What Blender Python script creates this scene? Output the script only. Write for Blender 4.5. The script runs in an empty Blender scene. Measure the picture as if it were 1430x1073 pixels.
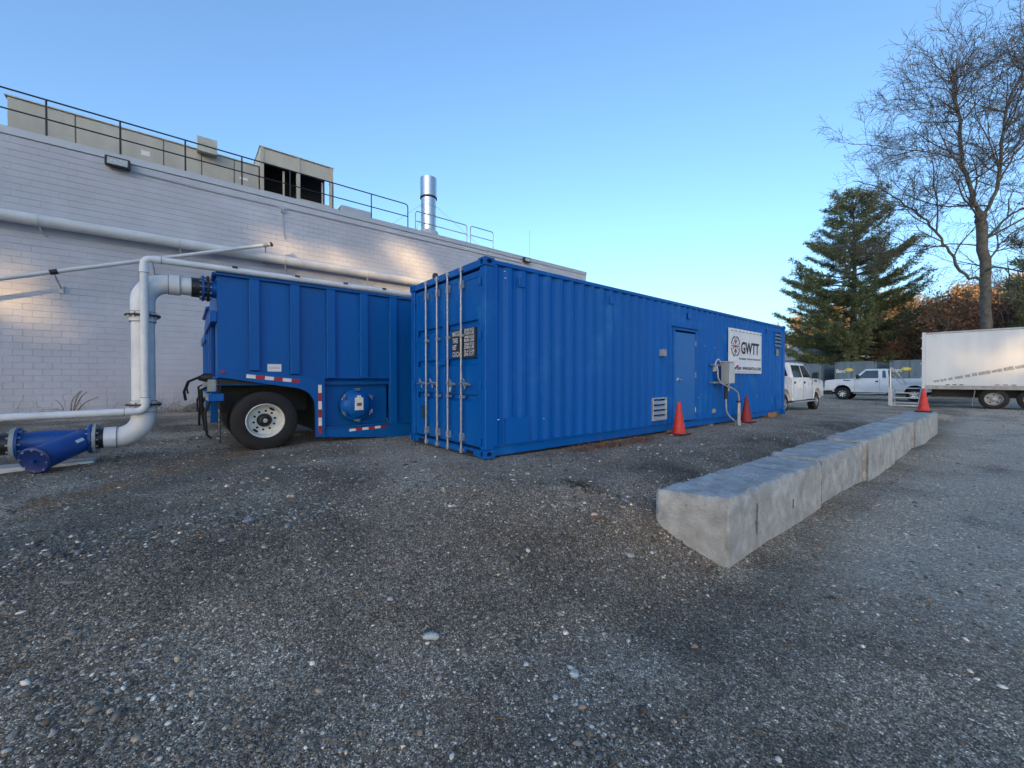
import bpy, bmesh, math, random
import numpy as np
from mathutils import Vector, Matrix, noise as mnoise

R = math.radians
rnd = random.Random(11)
nr = np.random.default_rng(7)
scene = bpy.context.scene
COL = scene.collection

# ------------------------------------------------------------------ camera
# world: +X runs along the blue container, +Y towards the white building, camera stands at the origin
cam_d = bpy.data.cameras.new('camera')
cam_d.sensor_fit = 'HORIZONTAL'; cam_d.sensor_width = 36.0
cam_d.lens = 36.0 * 565.0 / 1430.0
cam_d.clip_start = 0.05; cam_d.clip_end = 3000
cam = bpy.data.objects.new('camera', cam_d); COL.objects.link(cam)
cam.location = (0, 0, 1.7)
cam.rotation_euler = (R(90 - 0.66), 0, R(50.97 - 90))
scene.camera = cam

# ------------------------------------------------------------------ sky and sun
SUN_EL = 6.0
SUN_TO = Vector((-0.80, -0.60, 0)).normalized()
w = bpy.data.worlds.new('World'); scene.world = w; w.use_nodes = True
wn = w.node_tree.nodes; wl = w.node_tree.links
sky = wn.new('ShaderNodeTexSky'); sky.sky_type = 'NISHITA'; sky.sun_disc = False
sky.sun_elevation = R(SUN_EL)
sky.sun_rotation = math.atan2(SUN_TO.x, SUN_TO.y)
sky.air_density = 0.8; sky.dust_density = 2.4; sky.ozone_density = 2.45
wn['Background'].inputs['Strength'].default_value = 0.15
wl.new(sky.outputs[0], wn['Background'].inputs['Color'])
sun_d = bpy.data.lights.new('sun', 'SUN'); sun_d.energy = 2.1; sun_d.angle = R(0.55)
sun_d.color = (1.0, 0.63, 0.27)
sun = bpy.data.objects.new('sun', sun_d); COL.objects.link(sun)
sdir = Vector((SUN_TO.x * math.cos(R(SUN_EL)), SUN_TO.y * math.cos(R(SUN_EL)), math.sin(R(SUN_EL))))
sun.rotation_euler = sdir.to_track_quat('Z', 'Y').to_euler()
sun.location = (-30, -25, 40)
vs = scene.view_settings
vs.view_transform = 'Standard'; vs.look = 'None'; vs.gamma = 1.0; vs.exposure = 2.08; vs.use_curve_mapping = False

# ------------------------------------------------------------------ materials
MATS = {}
def mat(name, col, rough=0.6, metal=0.0, var=0.12, scale=3.0, bump=0.0, bscale=60.0, streak=False,
        col2=None, spec=0.5, coat=0.0, patch=None, specks=None):
    """procedural material: base colour broken up by two noises, optional second tone, optional bump"""
    if name in MATS: return MATS[name]
    m = bpy.data.materials.new(name); m.use_nodes = True
    n = m.node_tree.nodes; l = m.node_tree.links
    b = n['Principled BSDF']
    b.inputs['Roughness'].default_value = rough; b.inputs['Metallic'].default_value = metal
    b.inputs['Specular IOR Level'].default_value = spec
    b.inputs['Coat Weight'].default_value = coat
    geo = n.new('ShaderNodeNewGeometry')
    mp = n.new('ShaderNodeMapping'); l.new(geo.outputs['Position'], mp.inputs[0])
    if streak: mp.inputs['Scale'].default_value = (1, 1, 0.09)
    n1 = n.new('ShaderNodeTexNoise'); n1.inputs['Scale'].default_value = scale; n1.inputs['Detail'].default_value = 6
    n1.inputs['Roughness'].default_value = 0.62
    l.new(mp.outputs[0], n1.inputs['Vector'])
    rp = n.new('ShaderNodeValToRGB')
    c = np.array(col)
    d = np.array(col2) if col2 is not None else c * (1 - 2 * var)
    rp.color_ramp.elements[0].position = 0.32; rp.color_ramp.elements[1].position = 0.68
    rp.color_ramp.elements[0].color = (*d, 1)
    rp.color_ramp.elements[1].color = (*(c * (1 + var) if col2 is None else c), 1)
    l.new(n1.outputs['Fac'], rp.inputs[0])
    out = rp.outputs[0]
    if patch:                               # a second, larger stain colour
        n2 = n.new('ShaderNodeTexNoise'); n2.inputs['Scale'].default_value = patch[1]; n2.inputs['Detail'].default_value = 8
        n2.inputs['Roughness'].default_value = 0.7
        l.new(geo.outputs['Position'], n2.inputs['Vector'])
        r2 = n.new('ShaderNodeValToRGB'); r2.color_ramp.elements[0].position = patch[2]; r2.color_ramp.elements[1].position = patch[3]
        l.new(n2.outputs['Fac'], r2.inputs[0])
        mx = n.new('ShaderNodeMix'); mx.data_type = 'RGBA'
        l.new(r2.outputs[0], mx.inputs[0]); l.new(out, mx.inputs[6]); mx.inputs[7].default_value = (*patch[0], 1)
        out = mx.outputs[2]
    if specks:                              # small chips and scuffs
        n4 = n.new('ShaderNodeTexNoise'); n4.inputs['Scale'].default_value = specks[1]; n4.inputs['Detail'].default_value = 9; n4.inputs['Roughness'].default_value = 0.75
        l.new(geo.outputs['Position'], n4.inputs['Vector'])
        r4 = n.new('ShaderNodeValToRGB'); r4.color_ramp.elements[0].position = specks[2]; r4.color_ramp.elements[1].position = specks[2] + .05
        l.new(n4.outputs['Fac'], r4.inputs[0])
        m4 = n.new('ShaderNodeMix'); m4.data_type = 'RGBA'
        l.new(r4.outputs[0], m4.inputs[0]); l.new(out, m4.inputs[6]); m4.inputs[7].default_value = (*specks[0], 1)
        out = m4.outputs[2]
    l.new(out, b.inputs['Base Color'])
    mr = n.new('ShaderNodeMapRange'); mr.inputs[3].default_value = max(0.02, rough - 0.09); mr.inputs[4].default_value = min(1, rough + 0.12)
    l.new(n1.outputs['Fac'], mr.inputs[0]); l.new(mr.outputs[0], b.inputs['Roughness'])
    if bump:
        n3 = n.new('ShaderNodeTexNoise'); n3.inputs['Scale'].default_value = bscale; n3.inputs['Detail'].default_value = 5
        l.new(geo.outputs['Position'], n3.inputs['Vector'])
        bp = n.new('ShaderNodeBump'); bp.inputs['Strength'].default_value = bump; bp.inputs['Distance'].default_value = 0.02
        l.new(n3.outputs['Fac'], bp.inputs['Height']); l.new(bp.outputs[0], b.inputs['Normal'])
    MATS[name] = m
    return m

def vcol_mat(name, rough=0.85, bump=0.0):
    m = bpy.data.materials.new(name); m.use_nodes = True
    n = m.node_tree.nodes; l = m.node_tree.links
    a = n.new('ShaderNodeAttribute'); a.attribute_name = 'tone'
    b = n['Principled BSDF']; b.inputs['Roughness'].default_value = rough
    l.new(a.outputs['Color'], b.inputs['Base Color'])
    return m

BLUE = mat('blue_container_paint', (0.0, 0.105, 0.41), 0.40, var=0.05, scale=1.3, streak=True, spec=0.22, bump=0.03, bscale=9,
           patch=((0.025, 0.19, 0.48), 1.1, 0.55, 0.80), specks=((.12, .16, .2), 5.5, .69))
BLUE_D = mat('blue_tank_paint', (0.0, 0.098, 0.37), 0.42, var=0.08, scale=2.0, streak=True, spec=0.25, bump=0.02, bscale=14,
             patch=((0.012, 0.10, 0.32), 2.4, 0.56, 0.85), specks=((.05, .08, .11), 6, .70))
BLUE_V = mat('blue_valve_paint', (0.003, 0.062, 0.27), 0.42, var=0.12, scale=6, patch=((0.02, 0.07, 0.30), 7, .6, .85))
GALV = mat('galvanised_steel', (0.42, 0.44, 0.46), 0.42, 0.6, var=0.18, scale=25)
ALU = mat('aluminium', (0.6, 0.62, 0.64), 0.4, 0.7, var=0.12, scale=20)
DARK = mat('black_rubber', (0.012, 0.012, 0.014), 0.75, var=0.25, scale=14, bump=0.1, bscale=80, patch=((0.028, 0.028, 0.028), 5, .6, .9))
VOID = mat('dark_interior', (0.006, 0.006, 0.007), 0.9, var=0.1)
BLACKM = mat('black_steel', (0.02, 0.02, 0.022), 0.5, 0.2, var=0.2, scale=20)
PVC = mat('white_pvc', (0.66, 0.68, 0.70), 0.32, var=0.07, scale=4, patch=((0.42, 0.42, 0.41), 6, .58, .95))
HDPE = mat('black_pipe', (0.018, 0.019, 0.022), 0.4, var=0.15, scale=8)
PIPEG = mat('grey_coated_pipe', (0.56, 0.58, 0.60), 0.45, 0.0, var=0.06, scale=1.5)
STAINLESS = mat('stainless_steel', (0.52, 0.53, 0.54), 0.24, 0.95, var=0.08, scale=4, streak=True)
WALLM = mat('white_painted_block', (0.49, 0.51, 0.575), 0.85, var=0.06, scale=0.9, bump=0.5, bscale=70,
            patch=((0.42, 0.43, 0.475), 0.55, .42, .8), specks=((.37, .355, .35), 2.2, .67))
WALLM_B = mat('white_painted_joint', (0.43, 0.445, 0.50), 0.9, var=0.1, scale=2)
COPING = mat('grey_metal_coping', (0.44, 0.46, 0.49), 0.45, 0.2, var=0.05, scale=1)
ROOFM = mat('roof_membrane', (0.2, 0.2, 0.2), 0.9)
UNITM = mat('beige_sheet_metal', (0.44, 0.42, 0.36), 0.55, var=0.07, scale=1.5, streak=True, patch=((.35, .33, .28), 1.2, .5, .9))
CONC = mat('weathered_concrete', (0.43, 0.445, 0.44), 0.92, var=0.20, scale=5.0, bump=1.0, bscale=48,
           patch=((0.27, 0.265, 0.245), 2.2, .45, .8), specks=((.24, .23, .21), 11, .60))
CONC_L = mat('pale_concrete', (0.52, 0.54, 0.53), 0.9, var=0.12, scale=7, bump=0.4, bscale=50)
CONE = mat('faded_red_plastic', (0.62, 0.04, 0.025), 0.55, var=0.12, scale=9, patch=((.36, .03, .03), 10, .55, .9))
CONE_D = mat('deep_red_plastic', (0.27, 0.018, 0.014), 0.6, var=0.15, scale=9)
WHITEP = mat('white_vehicle_paint', (0.74, 0.76, 0.78), 0.28, var=0.04, scale=3, coat=0.3, patch=((.55, .55, .54), 3, .6, .95))
BOXW = mat('white_box_panel', (0.66, 0.68, 0.70), 0.35, var=0.05, scale=1.5, streak=True, patch=((.5, .5, .5), 2, .55, .95))
GLASS = mat('dark_window_glass', (0.02, 0.03, 0.035), 0.05, var=0.1, spec=0.9, coat=0.5)
RIMW = mat('white_wheel_paint', (0.66, 0.66, 0.62), 0.5, var=0.08, scale=12, patch=((.42, .40, .36), 14, .55, .9))
CHROME = mat('bright_wheel_metal', (0.7, 0.7, 0.71), 0.25, 0.85, var=0.08, scale=10)
REDT = mat('red_reflective', (0.36, 0.012, 0.02), 0.45, var=0.1, scale=20)
WHITET = mat('white_reflective', (0.74, 0.74, 0.72), 0.45, var=0.06, scale=20)
PRINTW = mat('white_print', (0.72, 0.72, 0.72), 0.6, var=0.08, scale=25)
PRINTK = mat('black_print', (0.02, 0.02, 0.024), 0.6, var=0.1)
PRINTR = mat('red_print', (0.5, 0.03, 0.03), 0.6, var=0.1)
BANNER = mat('white_vinyl', (0.72, 0.74, 0.78), 0.5, var=0.03, scale=2, bump=0.12, bscale=5)
STOREG = mat('slate_container_paint', (0.13, 0.19, 0.235), 0.6, var=0.12, scale=1.6, streak=True, patch=((.13, .13, .12), 1.5, .6, .9))
YELLOW = mat('yellow_print', (0.62, 0.5, 0.04), 0.6, var=0.1)
GREYBOX = mat('grey_enclosure', (0.30, 0.33, 0.33), 0.5, var=0.06, scale=6)
PALEBOX = mat('pale_enclosure', (0.50, 0.54, 0.53), 0.45, var=0.06, scale=6)
WOOD = mat('weathered_wood', (0.36, 0.22, 0.11), 0.85, var=0.2, scale=9, bump=.3)
WOODBEAM = mat('new_timber', (0.45, 0.2, 0.06), 0.85, var=0.2, scale=9, bump=.3)
BARK = mat('grey_bark', (0.105, 0.098, 0.09), 0.95, var=0.25, scale=5, bump=.8, bscale=14, patch=((.15, .14, .12), 3, .5, .8))
BARK_P = mat('pine_bark', (0.075, 0.06, 0.05), 0.95, var=0.25, scale=5, bump=.8, bscale=12)
DEADG = mat('dry_stems', (0.34, 0.25, 0.17), 0.9, var=0.25, scale=20)
HOUSE = mat('pale_siding', (0.5, 0.52, 0.55), 0.8, var=0.05)
HROOF = mat('grey_shingle', (0.16, 0.16, 0.17), 0.9, var=0.15)
PEB = vcol_mat('gravel_tones', 0.85)
LEAFM = vcol_mat('leaf_tones', 0.8)
NEEDLE = vcol_mat('needle_tones', 0.7)

# ------------------------------------------------------------------ mesh helpers
ORG = {}
def tag(o, label=None, cat=None, group=None, kind=None):
    if label: o['label'] = label
    if cat: o['category'] = cat
    if group: o['group'] = group
    if kind: o['kind'] = kind
    return o
def thing(name, label, cat, loc=(0, 0, 0), rz=0.0, group=None, ry=0.0):
    o = bpy.data.objects.new(name, None); COL.objects.link(o)
    o.empty_display_size = 0.2
    o.location = loc; o.rotation_euler = (0, ry, rz)
    ORG[o.name] = Vector((0, 0, 0))
    return tag(o, label, cat, group)

class MB:
    def __init__(s): s.v = []; s.f = []
    def add(s, vs_, fs_):
        k = len(s.v); s.v += [tuple(p) for p in vs_]; s.f += [tuple(k + i for i in f) for f in fs_]; return s
    def box(s, x0, x1, y0, y1, z0, z1):
        s.add([(x0, y0, z0), (x1, y0, z0), (x1, y1, z0), (x0, y1, z0), (x0, y0, z1), (x1, y0, z1), (x1, y1, z1), (x0, y1, z1)],
              [(0, 3, 2, 1), (4, 5, 6, 7), (0, 1, 5, 4), (1, 2, 6, 5), (2, 3, 7, 6), (3, 0, 4, 7)]); return s
    def hexa(s, p):   # 8 points, bottom ring then top ring
        s.add(p, [(0, 3, 2, 1), (4, 5, 6, 7), (0, 1, 5, 4), (1, 2, 6, 5), (2, 3, 7, 6), (3, 0, 4, 7)]); return s
    def cyl(s, p0, p1, r, n=16, r1=None, caps=True):
        return s.tube([p0, p1], [r, r if r1 is None else r1], n, caps)
    def tube(s, pts, rad, n=12, caps=True):
        pts = [Vector(p) for p in pts]
        if not hasattr(rad, '__len__'): rad = [rad] * len(pts)
        k = len(s.v); up = None
        for i, p in enumerate(pts):
            t = (pts[min(i + 1, len(pts) - 1)] - pts[max(i - 1, 0)]).normalized()
            if up is None:
                up = t.orthogonal().normalized()
            else:
                up = (up - t * up.dot(t)).normalized()
            b = t.cross(up)
            for j in range(n):
                a = 2 * math.pi * j / n
                s.v.append(tuple(p + (up * math.cos(a) + b * math.sin(a)) * rad[i]))
        for i in range(len(pts) - 1):
            for j in range(n):
                a0 = k + i * n + j; a1 = k + i * n + (j + 1) % n
                s.f.append((a0, a1, a1 + n, a0 + n))
        if caps:
            s.f.append(tuple(k + j for j in reversed(range(n))))
            e = k + (len(pts) - 1) * n
            s.f.append(tuple(e + j for j in range(n)))
        return s
    def lathe(s, c, ax, prof, n=32, closed=False):
        """prof = [(distance along axis, radius)...]"""
        c = Vector(c); ax = Vector(ax).normalized(); a = ax.orthogonal().normalized(); b = ax.cross(a)
        k = len(s.v)
        for d, r in prof:
            for j in range(n):
                t = 2 * math.pi * j / n
                s.v.append(tuple(c + ax * d + (a * math.cos(t) + b * math.sin(t)) * r))
        for i in range(len(prof) - 1):
            for j in range(n):
                a0 = k + i * n + j; a1 = k + i * n + (j + 1) % n
                s.f.append((a0, a1, a1 + n, a0 + n))
        return s
    def prism(s, poly, o, ex, ey, ez, depth):
        """polygon in (ex,ey) plane at o, extruded along ez by depth"""
        o = Vector(o); ex = Vector(ex); ey = Vector(ey); ez = Vector(ez)
        n = len(poly); k = len(s.v)
        for d in (0, depth):
            for (a, b) in poly: s.v.append(tuple(o + ex * a + ey * b + ez * d))
        s.f.append(tuple(k + i for i in range(n)))
        s.f.append(tuple(k + n + i for i in reversed(range(n))))
        for i in range(n):
            j = (i + 1) % n
            s.f.append((k + j, k + i, k + n + i, k + n + j))
        return s
    def strip(s, prof, o, ex, ey, ez, depth):
        """open profile swept along ez (single sheet)"""
        o = Vector(o); ex = Vector(ex); ey = Vector(ey); ez = Vector(ez)
        n = len(prof); k = len(s.v)
        for d in (0, depth):
            for (a, b) in prof: s.v.append(tuple(o + ex * a + ey * b + ez * d))
        for i in range(n - 1): s.f.append((k + i, k + i + 1, k + n + i + 1, k + n + i))
        return s
    def holed(s, c, ex, ey, en, hw, hh, rx, ry, depth, n=16):
        """rectangle with an oval hole sunk along -en"""
        c = Vector(c); ex = Vector(ex); ey = Vector(ey); en = Vector(en); k = len(s.v)
        for j in range(n):
            t = 2 * math.pi * j / n; x, y = math.cos(t), math.sin(t); m = max(abs(x), abs(y))
            s.v.append(tuple(c + ex * (x / m * hw) + ey * (y / m * hh)))
        for dd in (0, depth):
            for j in range(n):
                t = 2 * math.pi * j / n
                s.v.append(tuple(c + ex * (math.cos(t) * rx) + ey * (math.sin(t) * ry) - en * dd))
        for i in range(2):
            for j in range(n):
                a0 = k + i * n + j; a1 = k + i * n + (j + 1) % n
                s.f.append((a0, a1, a1 + n, a0 + n))
        return s
    def build(s, name, m, parent=None, smooth=False, bevel=0.0, label=None, recalc=True, seg=1):
        me = bpy.data.meshes.new(name)
        org = Vector((0, 0, 0))
        if parent is not None: org = ORG.get(parent.name, org)
        me.from_pydata([tuple(Vector(p) - org) for p in s.v], [], s.f)
        if recalc or bevel:
            bm = bmesh.new(); bm.from_mesh(me)
            if recalc: bmesh.ops.recalc_face_normals(bm, faces=bm.faces)
            if bevel:
                es = [e for e in bm.edges if len(e.link_faces) == 2 and e.calc_face_angle(0) > 0.5]
                bmesh.ops.bevel(bm, geom=es, offset=bevel, segments=seg, profile=0.5, affect='EDGES', clamp_overlap=True)
            bm.to_mesh(me); bm.free()
        if smooth:
            me.shade_smooth()
            try: me.set_sharp_from_angle(angle=R(38))
            except Exception: pass
        me.materials.append(m)
        o = bpy.data.objects.new(name, me); COL.objects.link(o)
        if parent is not None: o.parent = parent
        ORG[o.name] = org
        if label: o['label'] = label
        return o

def root_at(name, label, cat, loc, group=None):
    """a thing whose parts are given in world coordinates"""
    o = thing(name, label, cat, loc, 0, group); ORG[o.name] = Vector(loc); return o

def fast_mesh(name, V, T, m, cols=None, parent=None, smooth=False):
    V = np.asarray(V, dtype=np.float32); T = np.asarray(T, dtype=np.int32)
    me = bpy.data.meshes.new(name)
    me.vertices.add(len(V)); me.vertices.foreach_set('co', V.ravel())
    me.loops.add(len(T) * 3); me.loops.foreach_set('vertex_index', T.ravel())
    me.polygons.add(len(T)); me.polygons.foreach_set('loop_start', np.arange(0, len(T) * 3, 3, dtype=np.int32))
    me.update(calc_edges=True)
    if cols is not None:
        at = me.color_attributes.new('tone', 'FLOAT_COLOR', 'POINT')
        c4 = np.ones((len(V), 4), dtype=np.float32); c4[:, :3] = cols
        at.data.foreach_set('color', c4.ravel())
    if smooth: me.shade_smooth()
    me.materials.append(m)
    o = bpy.data.objects.new(name, me); COL.objects.link(o)
    if parent is not None: o.parent = parent
    return o

def copy_tree(o, parent=None):
    c = o.copy(); COL.objects.link(c); c.parent = parent
    for ch in list(o.children): copy_tree(ch, c)
    return c

def text(body, h, o, ex, ey, m, parent, width=None, name='lettering', bold=0.0, align='LEFT'):
    """flat lettering as a mesh: h = cap height, o = lower-left corner of the first line"""
    cu = bpy.data.curves.new('t', 'FONT'); cu.body = body; cu.size = h / 0.72; cu.offset = bold
    cu.resolution_u = 3; cu.space_line = 1.0
    tmp = bpy.data.objects.new('t', cu); COL.objects.link(tmp)
    dg = bpy.context.evaluated_depsgraph_get(); dg.update()
    me = bpy.data.meshes.new_from_object(tmp.evaluated_get(dg))
    bpy.data.objects.remove(tmp); bpy.data.curves.remove(cu)
    me.name = name
    P = np.array([v.co[:] for v in me.vertices]) if len(me.vertices) else np.zeros((1, 3))
    x0, x1 = P[:, 0].min(), P[:, 0].max(); sx = 1.0
    if width: sx = width / max(1e-6, x1 - x0)
    o = Vector(o); ex = Vector(ex); ey = Vector(ey)
    org = ORG.get(parent.name, Vector((0, 0, 0)))
    for v in me.vertices: v.co = o + ex * ((v.co.x - x0) * sx) + ey * v.co.y - org
    me.materials.clear(); me.materials.append(m)
    ob = bpy.data.objects.new(name, me); COL.objects.link(ob); ob.parent = parent; ORG[ob.name] = org
    return ob

def arc(c, e1, e2, r, a0, a1, n=10):
    c = Vector(c); e1 = Vector(e1); e2 = Vector(e2)
    return [c + e1 * (r * math.cos(a0 + (a1 - a0) * i / n)) + e2 * (r * math.sin(a0 + (a1 - a0) * i / n)) for i in range(n + 1)]
X = Vector((1, 0, 0)); Y = Vector((0, 1, 0)); Z = Vector((0, 0, 1))

# ------------------------------------------------------------------ terrain
def sstep(t): t = np.clip(t, 0, 1); return t * t * (3 - 2 * t)
def bumps(x, y):
    z = 0.030 * np.sin(0.9 * x + 1.3) * np.cos(0.7 * y - 0.4) + 0.018 * np.sin(2.1 * x - 1.2 * y) + 0.012 * np.sin(1.1 * x + 3.3 * y + 2)
    z += 0.007 * np.sin(5.3 * x + 2.2 * y + 1) * np.sin(4.1 * y - 1.7 * x) + 0.004 * np.sin(11 * x - 7 * y) * np.sin(9 * y + 5 * x)
    return z
def hgt(x, y):
    x = np.asarray(x, dtype=float); y = np.asarray(y, dtype=float)
    top = 3.0 + 1.5 * (1 - sstep((x - 1) / 3.0))
    pad = 0.53 * sstep((y - 1.3) / (top - 1.3))
    # the yard beyond the container falls away a little
    pad = pad + (0.35 - pad) * sstep((x - 16) / 8.0) * 1.0
    road = 0.05 * sstep((x - 4) / 12) + 0.30 * sstep((x - 15) / 12)
    f = sstep((y - 1.3) / 0.5)
    z = np.where(x > 16, road + (pad - road) * f, np.maximum(pad, road * (1 - f)))
    z = pad * f + road * (1 - f)
    z = z + 0.10 * np.exp(-((x - 3.45) ** 2 / .10 + (y - 2.35) ** 2 / .07))
    calm = 1 - 0.75 * sstep((y - 3.6) / 1.0) * sstep((x - 2.5) / 1.0)
    return z + bumps(x, y) * calm * 0.8 - 0.01
def H(x, y): return float(hgt(np.array([x]), np.array([y]))[0])

def grid_lines(a, b, step, lo, hi):
    mid = list(np.arange(a, b + 1e-6, step)); out = []
    s_ = step; p = a
    while p > lo: s_ *= 1.22; p -= s_; out.append(p)
    out = out[::-1] + mid
    s_ = step; p = mid[-1]
    while p < hi: s_ *= 1.22; p += s_; out.append(p)
    return np.array(out)
gx = grid_lines(-5, 20, 0.09, -600, 700); gy = grid_lines(-2.0, 12, 0.09, -600, 700)
GX, GY = np.meshgrid(gx, gy)
GZ = hgt(GX, GY)
V = np.stack([GX.ravel(), GY.ravel(), GZ.ravel()], 1)
nx, ny = len(gx), len(gy)
ii = (np.arange(ny - 1)[:, None] * nx + np.arange(nx - 1)[None, :]).ravel()
T = np.concatenate([np.stack([ii, ii + 1, ii + nx + 1], 1), np.stack([ii, ii + nx + 1, ii + nx], 1)])

def ground_material():
    m = bpy.data.materials.new('gravel_ground'); m.use_nodes = True
    n = m.node_tree.nodes; l = m.node_tree.links; b = n['Principled BSDF']
    b.inputs['Roughness'].default_value = 0.92; b.inputs['Specular IOR Level'].default_value = 0.3
    geo = n.new('ShaderNodeNewGeometry')
    def noise(sc, det=6, ro=0.6, vec=None):
        k = n.new('ShaderNodeTexNoise'); k.inputs['Scale'].default_value = sc; k.inputs['Detail'].default_value = det
        k.inputs['Roughness'].default_value = ro; l.new(vec or geo.outputs['Position'], k.inputs['Vector']); return k
    def ramp(src, stops):
        r = n.new('ShaderNodeValToRGB'); e = r.color_ramp.elements
        e[0].position, e[0].color = stops[0][0], (*stops[0][1], 1); e[1].position, e[1].color = stops[-1][0], (*stops[-1][1], 1)
        for p, c in stops[1:-1]:
            q = e.new(p); q.color = (*c, 1)
        l.new(src, r.inputs[0]); return r
    def mix(fac, a, b_, mode='MIX'):
        k = n.new('ShaderNodeMix'); k.data_type = 'RGBA'; k.blend_type = mode
        if hasattr(fac, 'links'): l.new(fac, k.inputs[0])
        else: k.inputs[0].default_value = fac
        l.new(a, k.inputs[6])
        if hasattr(b_, 'links'): l.new(b_, k.inputs[7])
        else: k.inputs[7].default_value = (*b_, 1)
        return k.outputs[2]
    # loose dark gravel / pale compacted fines, in large drifts
    big = noise(0.55, 7, 0.62)
    base = ramp(big.outputs['Fac'], [(0.34, (0.15, 0.126, 0.096)), (0.5, (0.30, 0.252, 0.195)), (0.64, (0.52, 0.45, 0.355))])
    # rusty brown drift (old leaves and pine needles worked into the gravel)
    br = noise(1.3, 8, 0.7); brr = ramp(br.outputs['Fac'], [(0.56, (0, 0, 0)), (0.74, (0.55, 0.55, 0.55))])
    c1 = mix(brr.outputs[0], base.outputs[0], (0.14, 0.092, 0.058))
    # pale worn drive on the far side of the blocks and the pale pad in front of the container
    sep = n.new('ShaderNodeSeparateXYZ'); l.new(geo.outputs['Position'], sep.inputs[0])
    def mr(src, a, b2, c=0, d=1):
        k = n.new('ShaderNodeMapRange'); k.interpolation_type = 'SMOOTHSTEP'
        for i, q in enumerate((a, b2, c, d)): k.inputs[i + 1].default_value = q
        l.new(src, k.inputs[0]); return k.outputs[0]
    def mul(a, b2):
        k = n.new('ShaderNodeMath'); k.operation = 'MULTIPLY'
        l.new(a, k.inputs[0])
        if hasattr(b2, 'links'): l.new(b2, k.inputs[1])
        else: k.inputs[1].default_value = b2
        return k.outputs[0]
    wob = noise(0.9, 4, 0.6); 
    drive = mul(mul(mr(sep.outputs[1], 1.7, 0.7), mr(sep.outputs[0], 2.8, 5.2)), mr(wob.outputs['Fac'], 0.20, 0.55))
    c2 = mix(mul(drive, 0.85), c1, (0.68, 0.60, 0.49))
    padm = mul(mul(mr(sep.outputs[1], 3.0, 3.9), mr(sep.outputs[0], 1.2, 3.2)), mr(wob.outputs['Fac'], 0.22, 0.55))
    c3 = mix(mul(padm, 0.6), c2, (0.54, 0.455, 0.345))
    # rusty wheel track leading to the tank trailer
    def lin(a, b2, c):
        k1 = n.new('ShaderNodeMath'); k1.operation = 'MULTIPLY_ADD'; l.new(sep.outputs[0], k1.inputs[0]); k1.inputs[1].default_value = a; k1.inputs[2].default_value = c
        k2 = n.new('ShaderNodeMath'); k2.operation = 'MULTIPLY_ADD'; l.new(sep.outputs[1], k2.inputs[0]); k2.inputs[1].default_value = b2; l.new(k1.outputs[0], k2.inputs[2]); return k2.outputs[0]
    acr = lin(.76, -.65, .76 * 1.5 + .65 * 5.3)
    wv = n.new('ShaderNodeMath'); wv.operation = 'MULTIPLY_ADD'; l.new(wob.outputs['Fac'], wv.inputs[0]); wv.inputs[1].default_value = .8; l.new(acr, wv.inputs[2])
    ab = n.new('ShaderNodeMath'); ab.operation = 'ABSOLUTE'
    sh_ = n.new('ShaderNodeMath'); sh_.operation = 'SUBTRACT'; l.new(wv.outputs[0], sh_.inputs[0]); sh_.inputs[1].default_value = .4; l.new(sh_.outputs[0], ab.inputs[0])
    tn = noise(3.5, 6, .7)
    trk = mul(mul(mr(ab.outputs[0], .34, .06), mr(sep.outputs[1], 4.2, 5.4)), mr(tn.outputs['Fac'], .40, .60))
    c3 = mix(mul(trk, .9), c3, (0.34, 0.20, 0.10))
    # individual grains: two cell sizes
    v1 = n.new('ShaderNodeTexVoronoi'); v1.inputs['Scale'].default_value = 150; l.new(geo.outputs['Position'], v1.inputs['Vector'])
    v2 = n.new('ShaderNodeTexVoronoi'); v2.inputs['Scale'].default_value = 62; l.new(geo.outputs['Position'], v2.inputs['Vector'])
    s1 = n.new('ShaderNodeSeparateColor'); l.new(v1.outputs['Color'], s1.inputs[0])
    g1 = ramp(s1.outputs[0], [(0.0, (0.28, 0.28, 0.28)), (0.6, (0.85, 0.85, 0.85)), (0.9, (1.5, 1.5, 1.52)), (1.0, (3.0, 3.0, 3.1))])
    g1m = mix(mul(drive, .75), g1.outputs[0], (.82, .82, .82))
    c4 = mix(1.0, c3, g1m, 'MULTIPLY')
    s2 = n.new('ShaderNodeSeparateColor'); l.new(v2.outputs['Color'], s2.inputs[0])
    g2 = ramp(s2.outputs[1], [(0.0, (0.5, 0.5, 0.5)), (0.8, (1.05, 1.03, 1.0)), (0.97, (1.3, 1.3, 1.3)), (1.0, (2.6, 2.6, 2.6))])
    c5 = mix(1.0, c4, g2.outputs[0], 'MULTIPLY')
    l.new(c5, b.inputs['Base Color'])
    fine = noise(220, 3, 0.6)
    add = n.new('ShaderNodeMath'); add.operation = 'ADD'; l.new(v1.outputs['Distance'], add.inputs[0]); l.new(fine.outputs['Fac'], add.inputs[1])
    bp = n.new('ShaderNodeBump'); bp.inputs['Strength'].default_value = 0.8; bp.inputs['Distance'].default_value = 0.012; bp.invert = True
    l.new(add.outputs[0], bp.inputs['Height'])
    bp2 = n.new('ShaderNodeBump'); bp2.inputs['Strength'].default_value = 0.6; bp2.inputs['Distance'].default_value = 0.03
    nb = noise(9, 6, 0.7); l.new(nb.outputs['Fac'], bp2.inputs['Height']); l.new(bp.outputs[0], bp2.inputs['Normal'])
    l.new(bp2.outputs[0], b.inputs['Normal'])
    return m
ground = fast_mesh('ground', V, T, ground_material(), smooth=True)
tag(ground, 'dark gravel yard sloping up towards the blue container', 'ground', kind='structure')

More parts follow.
